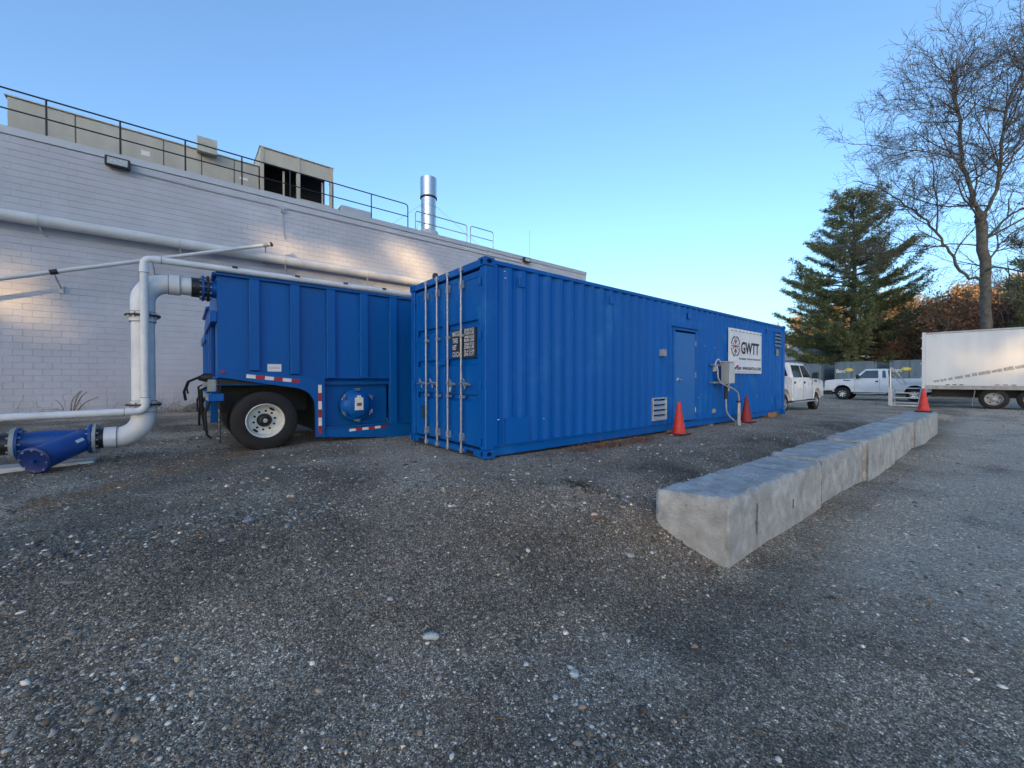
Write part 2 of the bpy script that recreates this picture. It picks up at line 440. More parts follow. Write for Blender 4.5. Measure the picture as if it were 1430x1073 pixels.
# ------------------------------------------------------------------ white block building
wb = root_at('block_building', 'long white painted concrete block building behind the blue tanks', 'building', (5, 19.3, 0.3))
WV = 19.3; WU0, WU1 = -12.0, 22.5; WZ0, WZ1 = 0.2, 9.16
MB().box(WU0, WU1, WV + 0.014, 19.62, WZ0, WZ1).build('wall', WALLM_B, wb)
MB().box(WU1 - 0.3, WU1 - 0.004, 19.63, 40, WZ0, WZ1).build('side_wall', WALLM, wb)
MB().box(WU0, WU1 - 0.31, 19.63, 40, WZ1 - 0.5, WZ1 - 0.2).build('roof', ROOFM, wb)
MB().box(WU0, WU1 + 0.03, WV - 0.035, 19.68, WZ1 + 0.004, 9.40).build('coping', COPING, wb, bevel=0.008)
MB().box(WU1 - 0.34, WU1 + 0.03, 19.69, 40, WZ1 + 0.004, 9.40).build('coping', COPING, wb, bevel=0.008)
wall_ob = [c for c in wb.children if c.name.startswith('wall')][0]
BL, BH = 0.4064, 0.2032
bv = [(0, 0.0, 0), (BL - .005, 0.0, 0), (BL - .005, 0.0, BH - .009), (0, 0.0, BH - .009),
      (-.001, 0.02, -.003), (BL - .004, 0.02, -.003), (BL - .004, 0.02, BH - .006), (-.001, 0.02, BH - .006)]
bf = [(0, 1, 2, 3), (0, 4, 5, 1), (1, 5, 6, 2), (2, 6, 7, 3), (3, 7, 4, 0)]
blocks = []
row = 0; z = WZ0
while z < WZ1 - 0.05:
    h = min(BH, WZ1 - z)
    x = WU0 - (BL / 2 if row % 2 else 0)
    while x < WU1 - 0.05:
        a = max(x, WU0); e = min(x + BL, WU1)
        if e - a > 0.08: blocks.append((a, e - a, z, h))
        x += BL
    z += BH; row += 1
def bkey(b):
    u, l_, z_, h_ = b
    if l_ < BL - .01 or h_ < BH - .01 or u < -4.9 or z_ < 0.5: return 1e9
    hid = 0
    if 0.5 < u < 12 and z_ < 5.2: hid = 500          # behind the tanks and the container
    return u * u * 0.9 + (z_ - 1.7) ** 2 + hid + (u + 5) * 2
order = sorted(range(len(blocks)), key=lambda i: bkey(blocks[i]))
near = set(order[:300])
bme = bpy.data.meshes.new('block'); bme.from_pydata(bv, [], bf); bme.materials.append(WALLM)
for i in sorted(near):
    u, l_, z_, h_ = blocks[i]
    o = bpy.data.objects.new('block', bme); COL.objects.link(o); o.parent = wall_ob
    o.location = Vector((u, WV - rnd.uniform(0, 0.003), z_)) - ORG[wb.name]
mb = MB()
for i, (u, l_, z_, h_) in enumerate(blocks):
    if i in near: continue
    y = WV - rnd.uniform(0, 0.003)
    mb.add([(u + p[0] * (l_ / BL), y + p[1], z_ + p[2] * (h_ / BH)) for p in bv], bf)
o = mb.build('block_courses', WALLM, wb, recalc=False); o['kind'] = 'stuff'

# thin conduit line fixed to the wall
mb = MB(); mb.tube([(-1.35, 19.27, 8.90), (1.0, 19.27, 8.86), (3.0, 19.27, 8.88), (3.2, 19.27, 8.84), (3.26, 19.27, 8.75)], 0.018, 6)
mb.tube([(3.26, 19.27, 8.75), (3.32, 19.27, 8.84), (3.5, 19.27, 8.88), (9, 19.27, 8.9), (16.4, 19.27, 8.95)], 0.018, 6)
mb.tube([(3.26, 19.27, 8.7), (3.27, 19.27, 8.1), (3.33, 19.27, 7.6)], 0.018, 6)
cd = root_at('wall_conduit', 'thin grey conduit running along the top of the white wall', 'conduit', (3.26, 19.27, 8.7))
mb.build('conduit', GALV, cd, smooth=True)
MB().cyl((3.26, 19.2, 8.72), (3.26, 19.3, 8.72), 0.07, 14).build('junction_box', GREYBOX, cd, smooth=True)

def floodlight(u, z, w_, h_, label, tilt):
    t = root_at('floodlight', label, 'floodlight', (u, 19.2, z), 'floodlights on the white wall')
    y0 = 19.12
    MB().hexa([(u - w_/2, y0 - .12, z - h_/2), (u + w_/2, y0 - .12, z - h_/2), (u + w_/2, y0 + .14, z - h_/2 + .03), (u - w_/2, y0 + .14, z - h_/2 + .03),
               (u - w_/2, y0 - .05 - tilt, z + h_/2), (u + w_/2, y0 - .05 - tilt, z + h_/2), (u + w_/2, y0 + .14, z + h_/2), (u - w_/2, y0 + .14, z + h_/2)]).build('housing', BLACKM, t, bevel=.012)
    MB().hexa([(u - w_/2 + .06, y0 - .127, z - h_/2 + .05), (u + w_/2 - .06, y0 - .127, z - h_/2 + .05), (u + w_/2 - .06, y0 - .10, z - h_/2 + .05), (u - w_/2 + .06, y0 - .10, z - h_/2 + .05),
               (u - w_/2 + .06, y0 - .062 - tilt, z + h_/2 - .05), (u + w_/2 - .06, y0 - .062 - tilt, z + h_/2 - .05), (u + w_/2 - .06, y0 - .04 - tilt, z + h_/2 - .05), (u - w_/2 + .06, y0 - .04 - tilt, z + h_/2 - .05)]).build('lens', mat('frosted_lens', (.42, .45, .44), .25, var=.15, scale=12), t)
    MB().box(u - .07, u + .07, y0 + .13, 19.32, z - .09, z + .09).build('wall_bracket', BLACKM, t)
floodlight(-1.69, 9.03, 0.62, 0.34, 'large black floodlight under the coping above the white pipe', 0.0)
floodlight(16.7, 9.15, 0.5, 0.30, 'small black floodlight above the far end of the blue container', 0.0)

# ------------------------------------------------------------------ big pipe along the wall
pw = root_at('wall_pipe', 'long thick pale grey pipe strapped along the white wall', 'pipe', (3, 18.9, 6.4))
PV, PZ, PR = 18.98, 6.62, 0.185
MB().cyl((-12, PV, PZ), (12.5, PV, PZ), PR, 28).build('pipe', PIPEG, pw, smooth=True)
for u in (-8.0, 3.9, 8.6):
    MB().lathe((u, PV, PZ), X, [(-.05, PR + .001), (-.05, PR + .012), (.05, PR + .012), (.05, PR + .001)], 28).build('coupling', PIPEG, pw, smooth=True)
for u in (-6.8, -3.44, -0.08, 3.28, 6.68, 10.0):
    pts = arc((u, PV, PZ), Y, Z, PR + .008, R(60), R(300), 14)
    mb = MB()
    for i in range(len(pts) - 1):
        p, q = Vector(pts[i]), Vector(pts[i + 1])
        mb.hexa([p + X * -.025, p + X * .025, q + X * .025, q + X * -.025,
                 p + X * -.025 + (p - Vector((u, PV, PZ))).normalized() * .006, p + X * .025 + (p - Vector((u, PV, PZ))).normalized() * .006,
                 q + X * .025 + (q - Vector((u, PV, PZ))).normalized() * .006, q + X * -.025 + (q - Vector((u, PV, PZ))).normalized() * .006])
    mb.box(u - .02, u + .02, 18.98 + .1, 19.31, PZ - PR - .02, PZ - PR + .02)
    mb.tube([(u, PV - .06, PZ - PR - .01), (u + .03, PV + .02, PZ - PR - .14), (u + .08, PV + .2, PZ - PR - .22), (u + .1, 19.3, PZ - PR - .22)], .016, 6)
    mb.build('strap', PALEBOX, pw)
# sloping slim pipe crossing in front of it
sp = root_at('sloping_conduit', 'slim white pipe sloping up across the white wall on brackets', 'pipe', (-0.5, 18.6, 5.9))
a0 = Vector((-11.0, 18.62, 2.22)); a1 = Vector((2.75, 18.62, 7.08))
MB().cyl(a0, a1, 0.066, 12).build('pipe', PIPEG, sp, smooth=True)
MB().cyl(a1 + Vector((-.05, 0, -.02)), a1 + Vector((.03, 0, .012)), 0.082, 12).build('end_cap', BLACKM, sp, smooth=True)
for f in (0.18, 0.36, 0.575, 0.74, 0.985):
    p = a0.lerp(a1, f)
    mb = MB(); mb.lathe(p, (a1 - a0), [(-.09, .067), (-.09, .078), (.09, .078), (.09, .067)], 12)
    mb.build('collar', BLACKM if f in (0.575, 0.74) else GALV, sp)
    mb = MB(); mb.tube([p, p + Vector((0.03, .2, -.2)), p + Vector((.05, .68, -.42))], .02, 6); mb.box(p.x, p.x + .1, 19.24, 19.31, p.z - .55, p.z - .32)
    mb.build('bracket', GALV, sp)

# ------------------------------------------------------------------ roof: railings, plant, stack
RV = 19.56
def railing(label, us, z0, z1, closed):
    t = root_at('roof_railing', label, 'railing', (us[0], RV, z0), 'roof edge railings')
    rl = MATS['black_steel'] if not closed else GALV
    r = 0.027
    zt = z1; zm = z0 + (z1 - z0) * 0.52
    if closed:
        c = .12
        pts = [(us[0], RV, z0), (us[0], RV, zt - c), (us[0] + c * .3, RV, zt - c * .3), (us[0] + c, RV, zt), (us[-1] - c, RV, zt), (us[-1] - c * .3, RV, zt - c * .3), (us[-1], RV, zt - c), (us[-1], RV, z0)]
        MB().tube(pts, r, 8).build('top_rail', rl, t, smooth=True)
    else:
        pts = [(us[0], RV, zt), (us[-1] - .15, RV, zt), (us[-1] - .04, RV, zt - .04), (us[-1], RV, zt - .15), (us[-1], RV, z0)]
        MB().tube(pts, r, 8).build('top_rail', rl, t, smooth=True)
    MB().cyl((us[0], RV, zm), (us[-1], RV, zm), r * .9, 8).build('mid_rail', rl, t, smooth=True)
    for u in us[1:-1] + ([] if closed else [us[0]]):
        MB().cyl((u, RV, z0), (u, RV, zt), r, 8).build('post', rl, t, smooth=True)
    return t
railing('long dark railing along the roof edge in front of the beige rooftop unit', [-11.4, -9.4, -7.4, -5.3, -3.37, -1.66, .1, 1.87, 3.6, 5.34, 7.1, 8.98], 9.38, 10.66, False)
railing('middle grey railing section on the roof in front of the steel stack', [9.4, 12.55], 9.38, 10.45, True)
railing('short grey railing section on the roof farthest from the rooftop unit', [12.8, 14.4], 9.38, 10.48, True)

ru = root_at('rooftop_unit', 'long beige air handling unit on the flat roof behind the railing', 'rooftop unit', (0, 21.5, 9.2))
UB = 20.8
edges = [-4.5, -3.15, -2.0, -0.95, 0.05, 1.15, 2.65]
edges = [-4.45, -2.9, -1.75, -0.55, 0.62, 1.72, 2.62]
MB().box(-4.44, 2.60, UB + .03, 23.2, 9.0, 11.0).build('casing', UNITM, ru)
for i in range(len(edges) - 1):
    MB().box(edges[i] + .02, edges[i + 1] - .02, UB, UB + .028, 9.05, 10.96).build('panel', UNITM, ru, bevel=.006)
for e in edges[1:-1]:
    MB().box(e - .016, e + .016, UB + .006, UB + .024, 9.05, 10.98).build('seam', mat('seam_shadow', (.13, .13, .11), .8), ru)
    MB().box(e - .02, e + .02, UB + .02, UB + .1, 11.0, 11.06).build('lug', UNITM, ru)
MB().box(-4.5, 2.66, UB - .03, 23.25, 11.0, 11.035).build('top_flashing', UNITM, ru)
MB().hexa([(-4.44, UB + .2, 11.03), (-3.9, UB + .2, 11.03), (-3.9, 23, 11.03), (-4.44, 23, 11.03), (-4.2, UB + .35, 11.15), (-3.9, UB + .35, 11.15), (-3.9, 23, 11.15), (-4.2, 23, 11.15)]).build('end_cap', UNITM, ru)
MB().hexa([(0.47, UB - .42, 10.80), (1.12, UB - .42, 10.80), (1.12, UB - .002, 10.86), (.47, UB - .002, 10.86), (0.47, UB - .32, 11.42), (1.12, UB - .32, 11.42), (1.12, UB - .002, 11.50), (.47, UB - .002, 11.50)]).build('intake_hood', mat('pale_hood', (.42, .42, .35), .5), ru, bevel=.01)
MB().box(-1.2, -0.95, UB - .006, UB - .001, 10.2, 10.38).build('data_plate', WHITET, ru)
MB().box(1.75, 2.05, UB - .006, UB - .001, 9.75, 9.95).build('data_plate', WHITET, ru)
MB().box(1.9, 2.2, UB - .006, UB - .001, 10.25, 10.35).build('data_plate', WHITET, ru)

cu_ = root_at('condenser_unit', 'tall beige condenser with two dark openings beside the long rooftop unit', 'condenser', (4.1, 21.5, 9.2))
c0, c1_, cm = 2.72, 5.6, 4.16
for u in (c0, cm, c1_):
    MB().box(u - .07, u + .07, UB - .1, UB + .1, 9.0, 11.86).build('post', UNITM, cu_, bevel=.008)
MB().box(c0 + .071, cm - .071, UB - .07, UB - .03, 11.18, 11.84).build('fascia', UNITM, cu_)
MB().box(cm + .071, c1_ - .071, UB - .07, UB - .03, 11.18, 11.84).build('fascia', UNITM, cu_)
MB().box(c0 + .02, c1_ - .02, 21.9, 22.0, 9.0, 11.8).build('coil', VOID, cu_)
MB().box(cm + .08, c1_ - .08, UB - .06, UB + .3, 9.95, 10.05).build('cross_beam', UNITM, cu_)
MB().box(3.55, 3.62, UB + .1, UB + .16, 9.0, 11.15).build('strut', UNITM, cu_)
MB().box(5.2, 5.26, UB + .1, UB + .16, 9.0, 11.15).build('strut', UNITM, cu_)
MB().hexa([(c0 - .1, UB - .12, 11.862), (c1_ + .1, UB - .12, 11.862), (c1_ + .1, 23, 11.862), (c0 - .1, 23, 11.862), (c0 - .1, UB - .12, 11.90), (c1_ + .1, UB - .12, 11.90), (c1_ + .1, 23, 11.90), (c0 - .1, 23, 11.90)]).build('deck', UNITM, cu_)
MB().hexa([(c0 - .07, UB + .1, 9), (c0 - .03, UB + .1, 9), (c0 - .03, 22.9, 9), (c0 - .07, 22.9, 9), (c0 - .07, UB + .1, 11.85), (c0 - .03, UB + .1, 11.85), (c0 - .03, 22.9, 11.85), (c0 - .07, 22.9, 11.85)]).build('end_panel', UNITM, cu_)
for u in (3.4, 4.9):
    MB().lathe((u, 21.9, 11.9), Z, [(0, .58), (.1, .56), (.14, .5), (.15, .0)], 24).build('fan_guard', UNITM, cu_, smooth=True)
MB().box(c0 + .1, c0 + .75, UB - .08, UB + .3, 9.6, 10.0).build('control_box', UNITM, cu_)

rb = MB().hexa([(5.9, 20.6, 9.0), (7.75, 20.6, 9.0), (7.75, 21.6, 9.0), (5.9, 21.6, 9.0), (6.05, 20.75, 10.28), (7.5, 20.75, 10.28), (7.5, 21.5, 10.28), (6.05, 21.5, 10.28)]).build('roof_hood', COPING, None, bevel=.05, seg=3)
tag(rb, 'low pale metal hood on the roof right of the condenser', 'roof hood')

stk = root_at('exhaust_stack', 'shiny round steel exhaust stack standing on the white building roof', 'stack', (10.83, 20.9, 9.2))
SC = (10.85, 20.9)
MB().lathe((*SC, 0), Z, [(9.0, .80), (10.05, .52), (10.1, .44)], 28).build('base_cone', COPING, stk, smooth=True)
MB().lathe((*SC, 0), Z, [(9.0, .42), (12.0, .42)], 32).build('lower_pipe', STAINLESS, stk, smooth=True)
MB().lathe((*SC, 0), Z, [(12.0, .43), (12.0, .46), (13.05, .46), (13.06, .45), (13.06, .40), (12.3, .40)], 32).build('upper_sleeve', STAINLESS, stk, smooth=True)
MB().lathe((*SC, 0), Z, [(11.92, .43), (11.92, .475), (11.99, .475), (11.99, .43)], 32).build('band', BLACKM, stk, smooth=True)
for zz in (10.4, 10.95, 11.45):
    MB().lathe((*SC, 0), Z, [(zz - .02, .422), (zz - .02, .432), (zz + .02, .432), (zz + .02, .422)], 32).build('seam_band', STAINLESS, stk, smooth=True)
for q in ((7.6, 20.3, 9.0), (9.4, 19.9, 9.1), (15.2, 20.2, 9.0), (13.0, 24.5, 9.0)):
    MB().cyl((SC[0], SC[1], 11.9), q, .008, 5).build('guy_wire', GALV, stk)
MB().cyl((18.6, 21, 9.0), (18.6, 21, 12.0), .012, 6).build('lightning_rod', GALV, wb)
MB().cyl((21.9, 20, 9.3), (21.9, 20, 9.75), .02, 6).build('lightning_rod', GALV, wb)

# ------------------------------------------------------------------ blue shipping container
CU0, CU1, CV0, CV1, CZ0, CZ1 = 3.34, 15.53, 4.736, 7.174, 0.556, 3.452
ct = root_at('shipping_container', 'long bright blue shipping container with a personnel door and white banner', 'container', (9.4, 5.95, CZ0))
def casting(u, v, z, su, sv):
    """corner casting with oval holes; su, sv = outward signs"""
    L, W, Hh = 0.178, 0.162, 0.118
    mb = MB()
    uo, vo = u, v; ui, vi = u - su * L, v - sv * W
    cu2, cv2, cz2 = (uo + ui) / 2, (vo + vi) / 2, z + Hh / 2
    mb.holed((cu2, vo, cz2), (1, 0, 0), (0, 0, 1), (0, sv, 0), L / 2, Hh / 2, .05, .032, .04)
    mb.holed((uo, cv2, cz2), (0, 1, 0), (0, 0, 1), (su, 0, 0), W / 2, Hh / 2, .036, .04, .04)
    mb.add([(uo, vo, z + Hh), (ui, vo, z + Hh), (ui, vi, z + Hh), (uo, vi, z + Hh), (uo, vo, z), (ui, vo, z), (ui, vi, z), (uo, vi, z)],
           [(0, 1, 2, 3), (4, 5, 6, 7), (1, 2, 6, 5), (2, 3, 7, 6)])
    c = mb.build('corner_casting', BLUE, ct)
    m2 = MB()
    m2.add([(cu2 - .06, vo - sv * .038, cz2 - .045), (cu2 + .06, vo - sv * .038, cz2 - .045), (cu2 + .06, vo - sv * .038, cz2 + .045), (cu2 - .06, vo - sv * .038, cz2 + .045),
            (uo - su * .038, cv2 - .05, cz2 - .05), (uo - su * .038, cv2 + .05, cz2 - .05), (uo - su * .038, cv2 + .05, cz2 + .05), (uo - su * .038, cv2 - .05, cz2 + .05)],
           [(0, 1, 2, 3), (4, 5, 6, 7)])
    m2.build('hole', VOID, c)
for (u, su) in ((CU0 - .006, -1), (CU1 + .006, 1)):
    for (v, sv) in ((CV0 - .006, -1), (CV1 + .006, 1)):
        casting(u, v, CZ0, su, sv); casting(u, v, CZ1 - .118 + .006, su, sv)
# posts
for (ua, ub) in ((CU0 + .012, CU0 + .165), (CU1 - .165, CU1 - .012)):
    for (va, vb) in ((CV0 + .004, CV0 + .15), (CV1 - .15, CV1 - .004)):
        MB().box(ua, ub, va, vb, CZ0 + .119, CZ1 - .114).build('corner_post', BLUE, ct, bevel=.008)
# long rails
for (va, vb) in ((CV0 + .01, CV0 + .09), (CV1 - .09, CV1 - .01)):
    MB().box(CU0 + .18, CU1 - .18, va, vb, CZ1 - .075, CZ1 - .012).build('top_rail', BLUE, ct, bevel=.006)
    s_ = 1 if va < 6 else -1
    yo = va if s_ > 0 else vb
    MB().hexa([(CU0 + .18, yo + s_ * .05, CZ0 + .012), (CU1 - .18, yo + s_ * .05, CZ0 + .012), (CU1 - .18, yo + s_ * .09, CZ0 + .012), (CU0 + .18, yo + s_ * .09, CZ0 + .012),
               (CU0 + .18, yo + s_ * .05, CZ0 + .158), (CU1 - .18, yo + s_ * .05, CZ0 + .158), (CU1 - .18, yo + s_ * .09, CZ0 + .158), (CU0 + .18, yo + s_ * .09, CZ0 + .158)]).build('bottom_rail', BLUE, ct)
    MB().box(CU0 + .18, CU1 - .18, min(yo, yo + s_ * .06), max(yo, yo + s_ * .06), CZ0 + .16, CZ0 + .172).build('rail_lip', BLUE, ct)
# corrugated sides
def corr_profile(a, b, depth=0.036, per=0.278):
    out = []; x = a; n = max(1, round((b - a) / per)); p = (b - a) / n
    for i in range(n):
        q = a + i * p
        out += [(q, 0), (q + p * .25, 0), (q + p * .5, depth), (q + p * .75, depth)]
    out.append((b, 0)); return out
DU0, DU1, DZ1 = 8.50, 9.49, 2.80       # personnel door opening
VS = CV0 + .022
pz0, pz1 = CZ0 + .173, CZ1 - .076
for (a, b, z0_, z1_) in ((CU0 + .166, DU0 - .05, pz0, pz1), (DU1 + .05, CU1 - .166, pz0, pz1), (DU0 - .05, DU1 + .05, DZ1 + .07, pz1)):
    MB().strip(corr_profile(a, b), (0, VS, z0_), X, Y, Z, z1_ - z0_).build('side_panel', BLUE, ct, recalc=False)
MB().strip(corr_profile(CU0 + .166, CU1 - .166), (0, CV1 - .022, pz0), X, -Y, Z, pz1 - pz0).build('side_panel', BLUE, ct, recalc=False)
MB().strip([(a, -b) for a, b in corr_profile(CU0 + .17, CU1 - .17, .02, .209)], (0, CV0 + .09, CZ1 - .016), X, Z, Y, CV1 - CV0 - .18).build('roof_panel', BLUE, ct, recalc=False)
MB().strip(corr_profile(CV0 + .15, CV1 - .15), (CU1 - .03, 0, CZ0 + .1), Y, -X, Z, CZ1 - CZ0 - .2).build('end_panel', BLUE, ct, recalc=False)
MB().box(CU0 + .2, CU1 - .2, CV0 + .1, CV1 - .1, CZ0 + .1, CZ0 + .17).build('floor', BLACKM, ct)
MB().box(CU1 - .16, CU1 - .02, CV0 + .16, CV1 - .16, CZ1 - .12, CZ1 - .02).build('end_header', BLUE, ct)
MB().box(CU1 - .16, CU1 - .02, CV0 + .16, CV1 - .16, CZ0 + .02, CZ0 + .15).build('end_sill', BLUE, ct)
# door end: header, sill, gasket, two leaves
MB().box(CU0 + .01, CU0 + .13, CV0 + .157, CV1 - .157, CZ1 - .115, CZ1 - .004).build('door_header', BLUE, ct, bevel=.006)
MB().box(CU0 + .01, CU0 + .13, CV0 + .157, CV1 - .157, CZ0 + .006, CZ0 + .105).build('door_sill', BLUE, ct, bevel=.006)
MB().box(CU0 + .105, CU0 + .13, CV0 + .152, CV1 - .152, CZ0 + .106, CZ1 - .116).build('gasket', VOID, ct)
for v in (5.15, 6.75):
    MB().box(CU0 + .006, CU0 + .03, v - .1, v + .1, CZ0 + .02, CZ0 + .075).build('fork_slot', VOID, ct)
zA, zB = CZ0 + .14, CZ1 - .15
grooves = [2.50, 1.95, 1.40, 0.93][:3]
def leaf(va, vb, bars, name, right):
    d = MB()
    prof = [(zA, 0.0)]
    for g in sorted([2.53, 1.97, 1.41]):
        prof += [(g - .055, 0), (g - .03, .042), (g + .045, .042), (g + .06, 0)]
    prof.append((zB, 0))
    # corrugated middle with flat stiles either side
    d.strip(prof, (CU0 + .045, va + .075, 0), Z, X, Y, vb - va - .15)
    L = d.build('door_leaf', BLUE, ct, recalc=False)
    for (a, b) in ((va, va + .074), (vb - .074, vb)):
        MB().box(CU0 + .036, CU0 + .068, a, b, zA, zB).build('stile', BLUE, L, bevel=.004)
    MB().box(CU0 + .036, CU0 + .068, va + .0745, vb - .0745, zB - .09, zB - .001).build('rail', BLUE, L, bevel=.004)
    MB().box(CU0 + .036, CU0 + .068, va + .0745, vb - .0745, zA + .001, zA + .11).build('rail', BLUE, L, bevel=.004)
    for v in bars:
        b = MB(); b.cyl((CU0 - .012, v, CZ0 + .05), (CU0 - .012, v, CZ1 - .04), .0175, 12)
        bo = b.build('locking_bar', GALV, L, smooth=True)
        for zz in (CZ0 + .05, CZ1 - .06):      # cams and keepers
            k = MB(); k.box(CU0 - .035, CU0 + .012, v - .035, v + .035, zz - .022, zz + .022)
            k.cyl((CU0 - .012, v, zz - .04), (CU0 - .012, v, zz + .04), .026, 10)
            k.build('cam_keeper', GALV, L, bevel=.004)
        for zz in (CZ0 + .25, CZ1 - .29):
            MB().box(CU0 - .034, CU0 + .036, v - .03, v + .03, zz - .06, zz + .06).build('bar_bracket', GALV, L, bevel=.004)
        for zz in (1.43, 2.38):
            MB().box(CU0 - .034, CU0 + .036, v - .05, v + .028, zz - .022, zz + .022).build('bar_guide', GALV, L, bevel=.004)
    pv = vb if right is False else va
    for zz in (CZ0 + .23, 1.62, 2.34, CZ1 - .33):
        sgn = 1 if right is False else -1
        hinges = MB(); hinges.box(CU0 + .0, CU0 + .035, min(pv - sgn * .03, pv + sgn * .05), max(pv - sgn * .03, pv + sgn * .05), zz - .045, zz + .045)
        hinges.cyl((CU0 - .004, pv + sgn * .045, zz - .06), (CU0 - .004, pv + sgn * .045, zz + .06), .016, 8)
        hinges.build('hinge', BLUE, L, bevel=.003)
    return L
lf_l = leaf(5.945, 7.02, (6.522, 6.121), 'l', False)
lf_r = leaf(4.89, 5.93, (5.767, 5.356), 'r', True)
for v, L, sgn in ((6.522, lf_l, 1), (6.121, lf_l, 1), (5.767, lf_r, -1), (5.356, lf_r, -1)):
    h = MB(); zz = 1.635
    h.tube([(CU0 - .035, v, zz), (CU0 - .05, v + sgn * .10, zz + .012), (CU0 - .045, v + sgn * .2, zz - .005), (CU0 - .04, v + sgn * .30, zz - .012)], .012, 8)
    h.box(CU0 - .04, CU0 + .03, v + sgn * .12 - .03, v + sgn * .12 + .03, zz - .035, zz + .02)
    h.tube([(CU0 - .05, v + sgn * .13, zz + .02), (CU0 - .07, v + sgn * .15, zz + .075), (CU0 - .05, v + sgn * .17, zz + .03)], .009, 6)
    h.tube([(CU0 - .03, v + sgn * .14, zz - .03), (CU0 - .03, v + sgn * .13, zz - .08)], .012, 6)
    h.build('door_handle', GALV, L, smooth=True)
MB().box(CU0 - .06, CU0 - .035, 5.767 - .155, 5.767 - .105, 1.50, 1.575).build('padlock', mat('padlock_brass', (.62, .56, .42), .4, .4), lf_r, bevel=.006)
MB().box(CU0 - .005, CU0 + .034, 5.87, 6.08, 1.93, 2.03).build('lock_plate', BLUE, lf_r, bevel=.006)
MB().box(CU0 + .025, CU0 + .044, 6.60, 6.78, 0.99, 1.22).build('vent_plate', mat('vent_plate_paint', (.02, .05, .09), .6), lf_l, bevel=.004)
# weight panel: black plate with white figures
MB().box(CU0 + .030, CU0 + .0445, 5.00, 5.70, 2.04, 2.485).build('weight_plate', PRINTK, lf_r)
for i, (a, b1_, b2_) in enumerate((('MAX.GW', '32500 KGS', '71650 LBS'), ('TARE', '3940 KGS', '8690 LBS'), ('NET', '28560 KGS', '62960 LBS'), ('CU.CAP', '76.4 CU.M', '2700 CU.FT'))):
    zz = 2.485 - .10 - i * .108
    text(a, .078, (CU0 + .026, 5.675, zz), -Y, Z, PRINTW, lf_r, width={'MAX.GW': .26, 'TARE': .16, 'NET': .12, 'CU.CAP': .26}[a], bold=.002)
    text(b1_, .042, (CU0 + .026, 5.33, zz + .05), -Y, Z, PRINTW, lf_r, width=.28, bold=.001)
    text(b2_, .042, (CU0 + .026, 5.33, zz + .0), -Y, Z, PRINTW, lf_r, width=.28, bold=.001)
# personnel door
pd = MB().box(DU0 + .035, DU1 - .035, CV0 + .006, CV0 + .05, CZ0 + .19, DZ1 - .03).build('personnel_door', mat('blue_door_paint', (0.004, 0.135, 0.44), .4, var=.05), ct, bevel=.004)
for (a, b, z0_, z1_) in ((DU0 - .05, DU0 + .03, CZ0 + .18, DZ1 + .01), (DU1 - .03, DU1 + .05, CZ0 + .18, DZ1 + .01), (DU0 - .05, DU1 + .05, DZ1 + .012, DZ1 + .075)):
    MB().box(a, b, CV0 - .004, CV0 + .07, z0_, z1_).build('door_frame', BLUE, ct, bevel=.003)
MB().box(DU0 - .08, DU1 + .1, CV0 - .045, CV0 + .03, DZ1 + .077, DZ1 + .092).build('drip_edge', BLUE, ct)
MB().box(DU0 + .030, DU0 + .034, CV0 + .002, CV0 + .01, CZ0 + .2, DZ1 - .03).build('weather_strip', VOID, pd)
MB().lathe((8.66, CV0 + .006, 1.69), -Y, [(0, .045), (.012, .045), (.016, .02), (.06, .018)], 16).build('rosette', CHROME, pd, smooth=True)
MB().tube([(8.66, CV0 - .052, 1.69), (8.72, CV0 - .058, 1.69), (8.80, CV0 - .052, 1.685)], .012, 8).build('lever', CHROME, pd, smooth=True)
for zz in (0.98, 1.8, 2.55):
    MB().cyl((DU1 - .03, CV0 - .008, zz - .06), (DU1 - .03, CV0 - .008, zz + .06), .012, 8).build('hinge', GALV, pd)
# louvred vents
def louver(ua, ub, za, zb, n, frame):
    fr = MB(); y0 = CV0 - .012; y1 = CV0 + .03; t = .028
    fr.box(ua, ub, y0, y1, zb - t, zb); fr.box(ua, ub, y0, y1, za, za + t)
    fr.box(ua, ua + t, y0, y1, za + t, zb - t); fr.box(ub - t, ub, y0, y1, za + t, zb - t)
    F = fr.build('louver_vent', frame, ct, bevel=.003)
    MB().box(ua + t, ub - t, CV0 + .034, CV0 + .04, za + t, zb - t).build('backing', VOID, F)
    p = (zb - za - 2 * t) / n
    for i in range(n):
        zz = za + t + i * p
        MB().hexa([(ua + t, y0 - .015, zz), (ub - t, y0 - .015, zz), (ub - t, y0 - .01, zz - .004), (ua + t, y0 - .01, zz - .004),
                   (ua + t, y1, zz + p * .62), (ub - t, y1, zz + p * .62), (ub - t, y1, zz + p * .58), (ua + t, y1, zz + p * .58)]).build('slat', ALU if frame is ALU else GALV, F)
louver(7.64, 8.19, .82, 1.31, 4, ALU)
louver(14.56, 15.14, 2.73, 3.24, 4, BLUE)
MB().box(14.75, 14.95, CV0 + .006, CV0 + .02, 2.46, 2.66).build('sticker', mat('old_sticker', (.30, .33, .20), .6), ct)
MB().box(7.93, 8.09, CV0 - .06, CV0 + .03, 2.20, 2.345).build('junction_box', GREYBOX, ct, bevel=.006)
for u in (4.05, 6.27, 9.2, 12.4, 14.0):
    MB().box(u - .065, u + .065, CV0 + .0, CV0 + .022, 3.11, 3.27).build('air_vent', BLUE, ct, bevel=.01)
MB().box(3.72, 4.20, CV0 + .004, CV0 + .022, CZ0 + .174, 1.12).build('patch_plate', BLUE, ct, bevel=.003)
MB().box(14.78, 15.25, CV0 + .004, CV0 + .022, CZ0 + .174, 1.12).build('patch_plate', BLUE, ct, bevel=.003)
mb = MB(); mb.lathe((10.46, CV0 + .018, .90), -Y, [(0, .0), (0, .055), (.004, .055), (.004, 0)], 18)
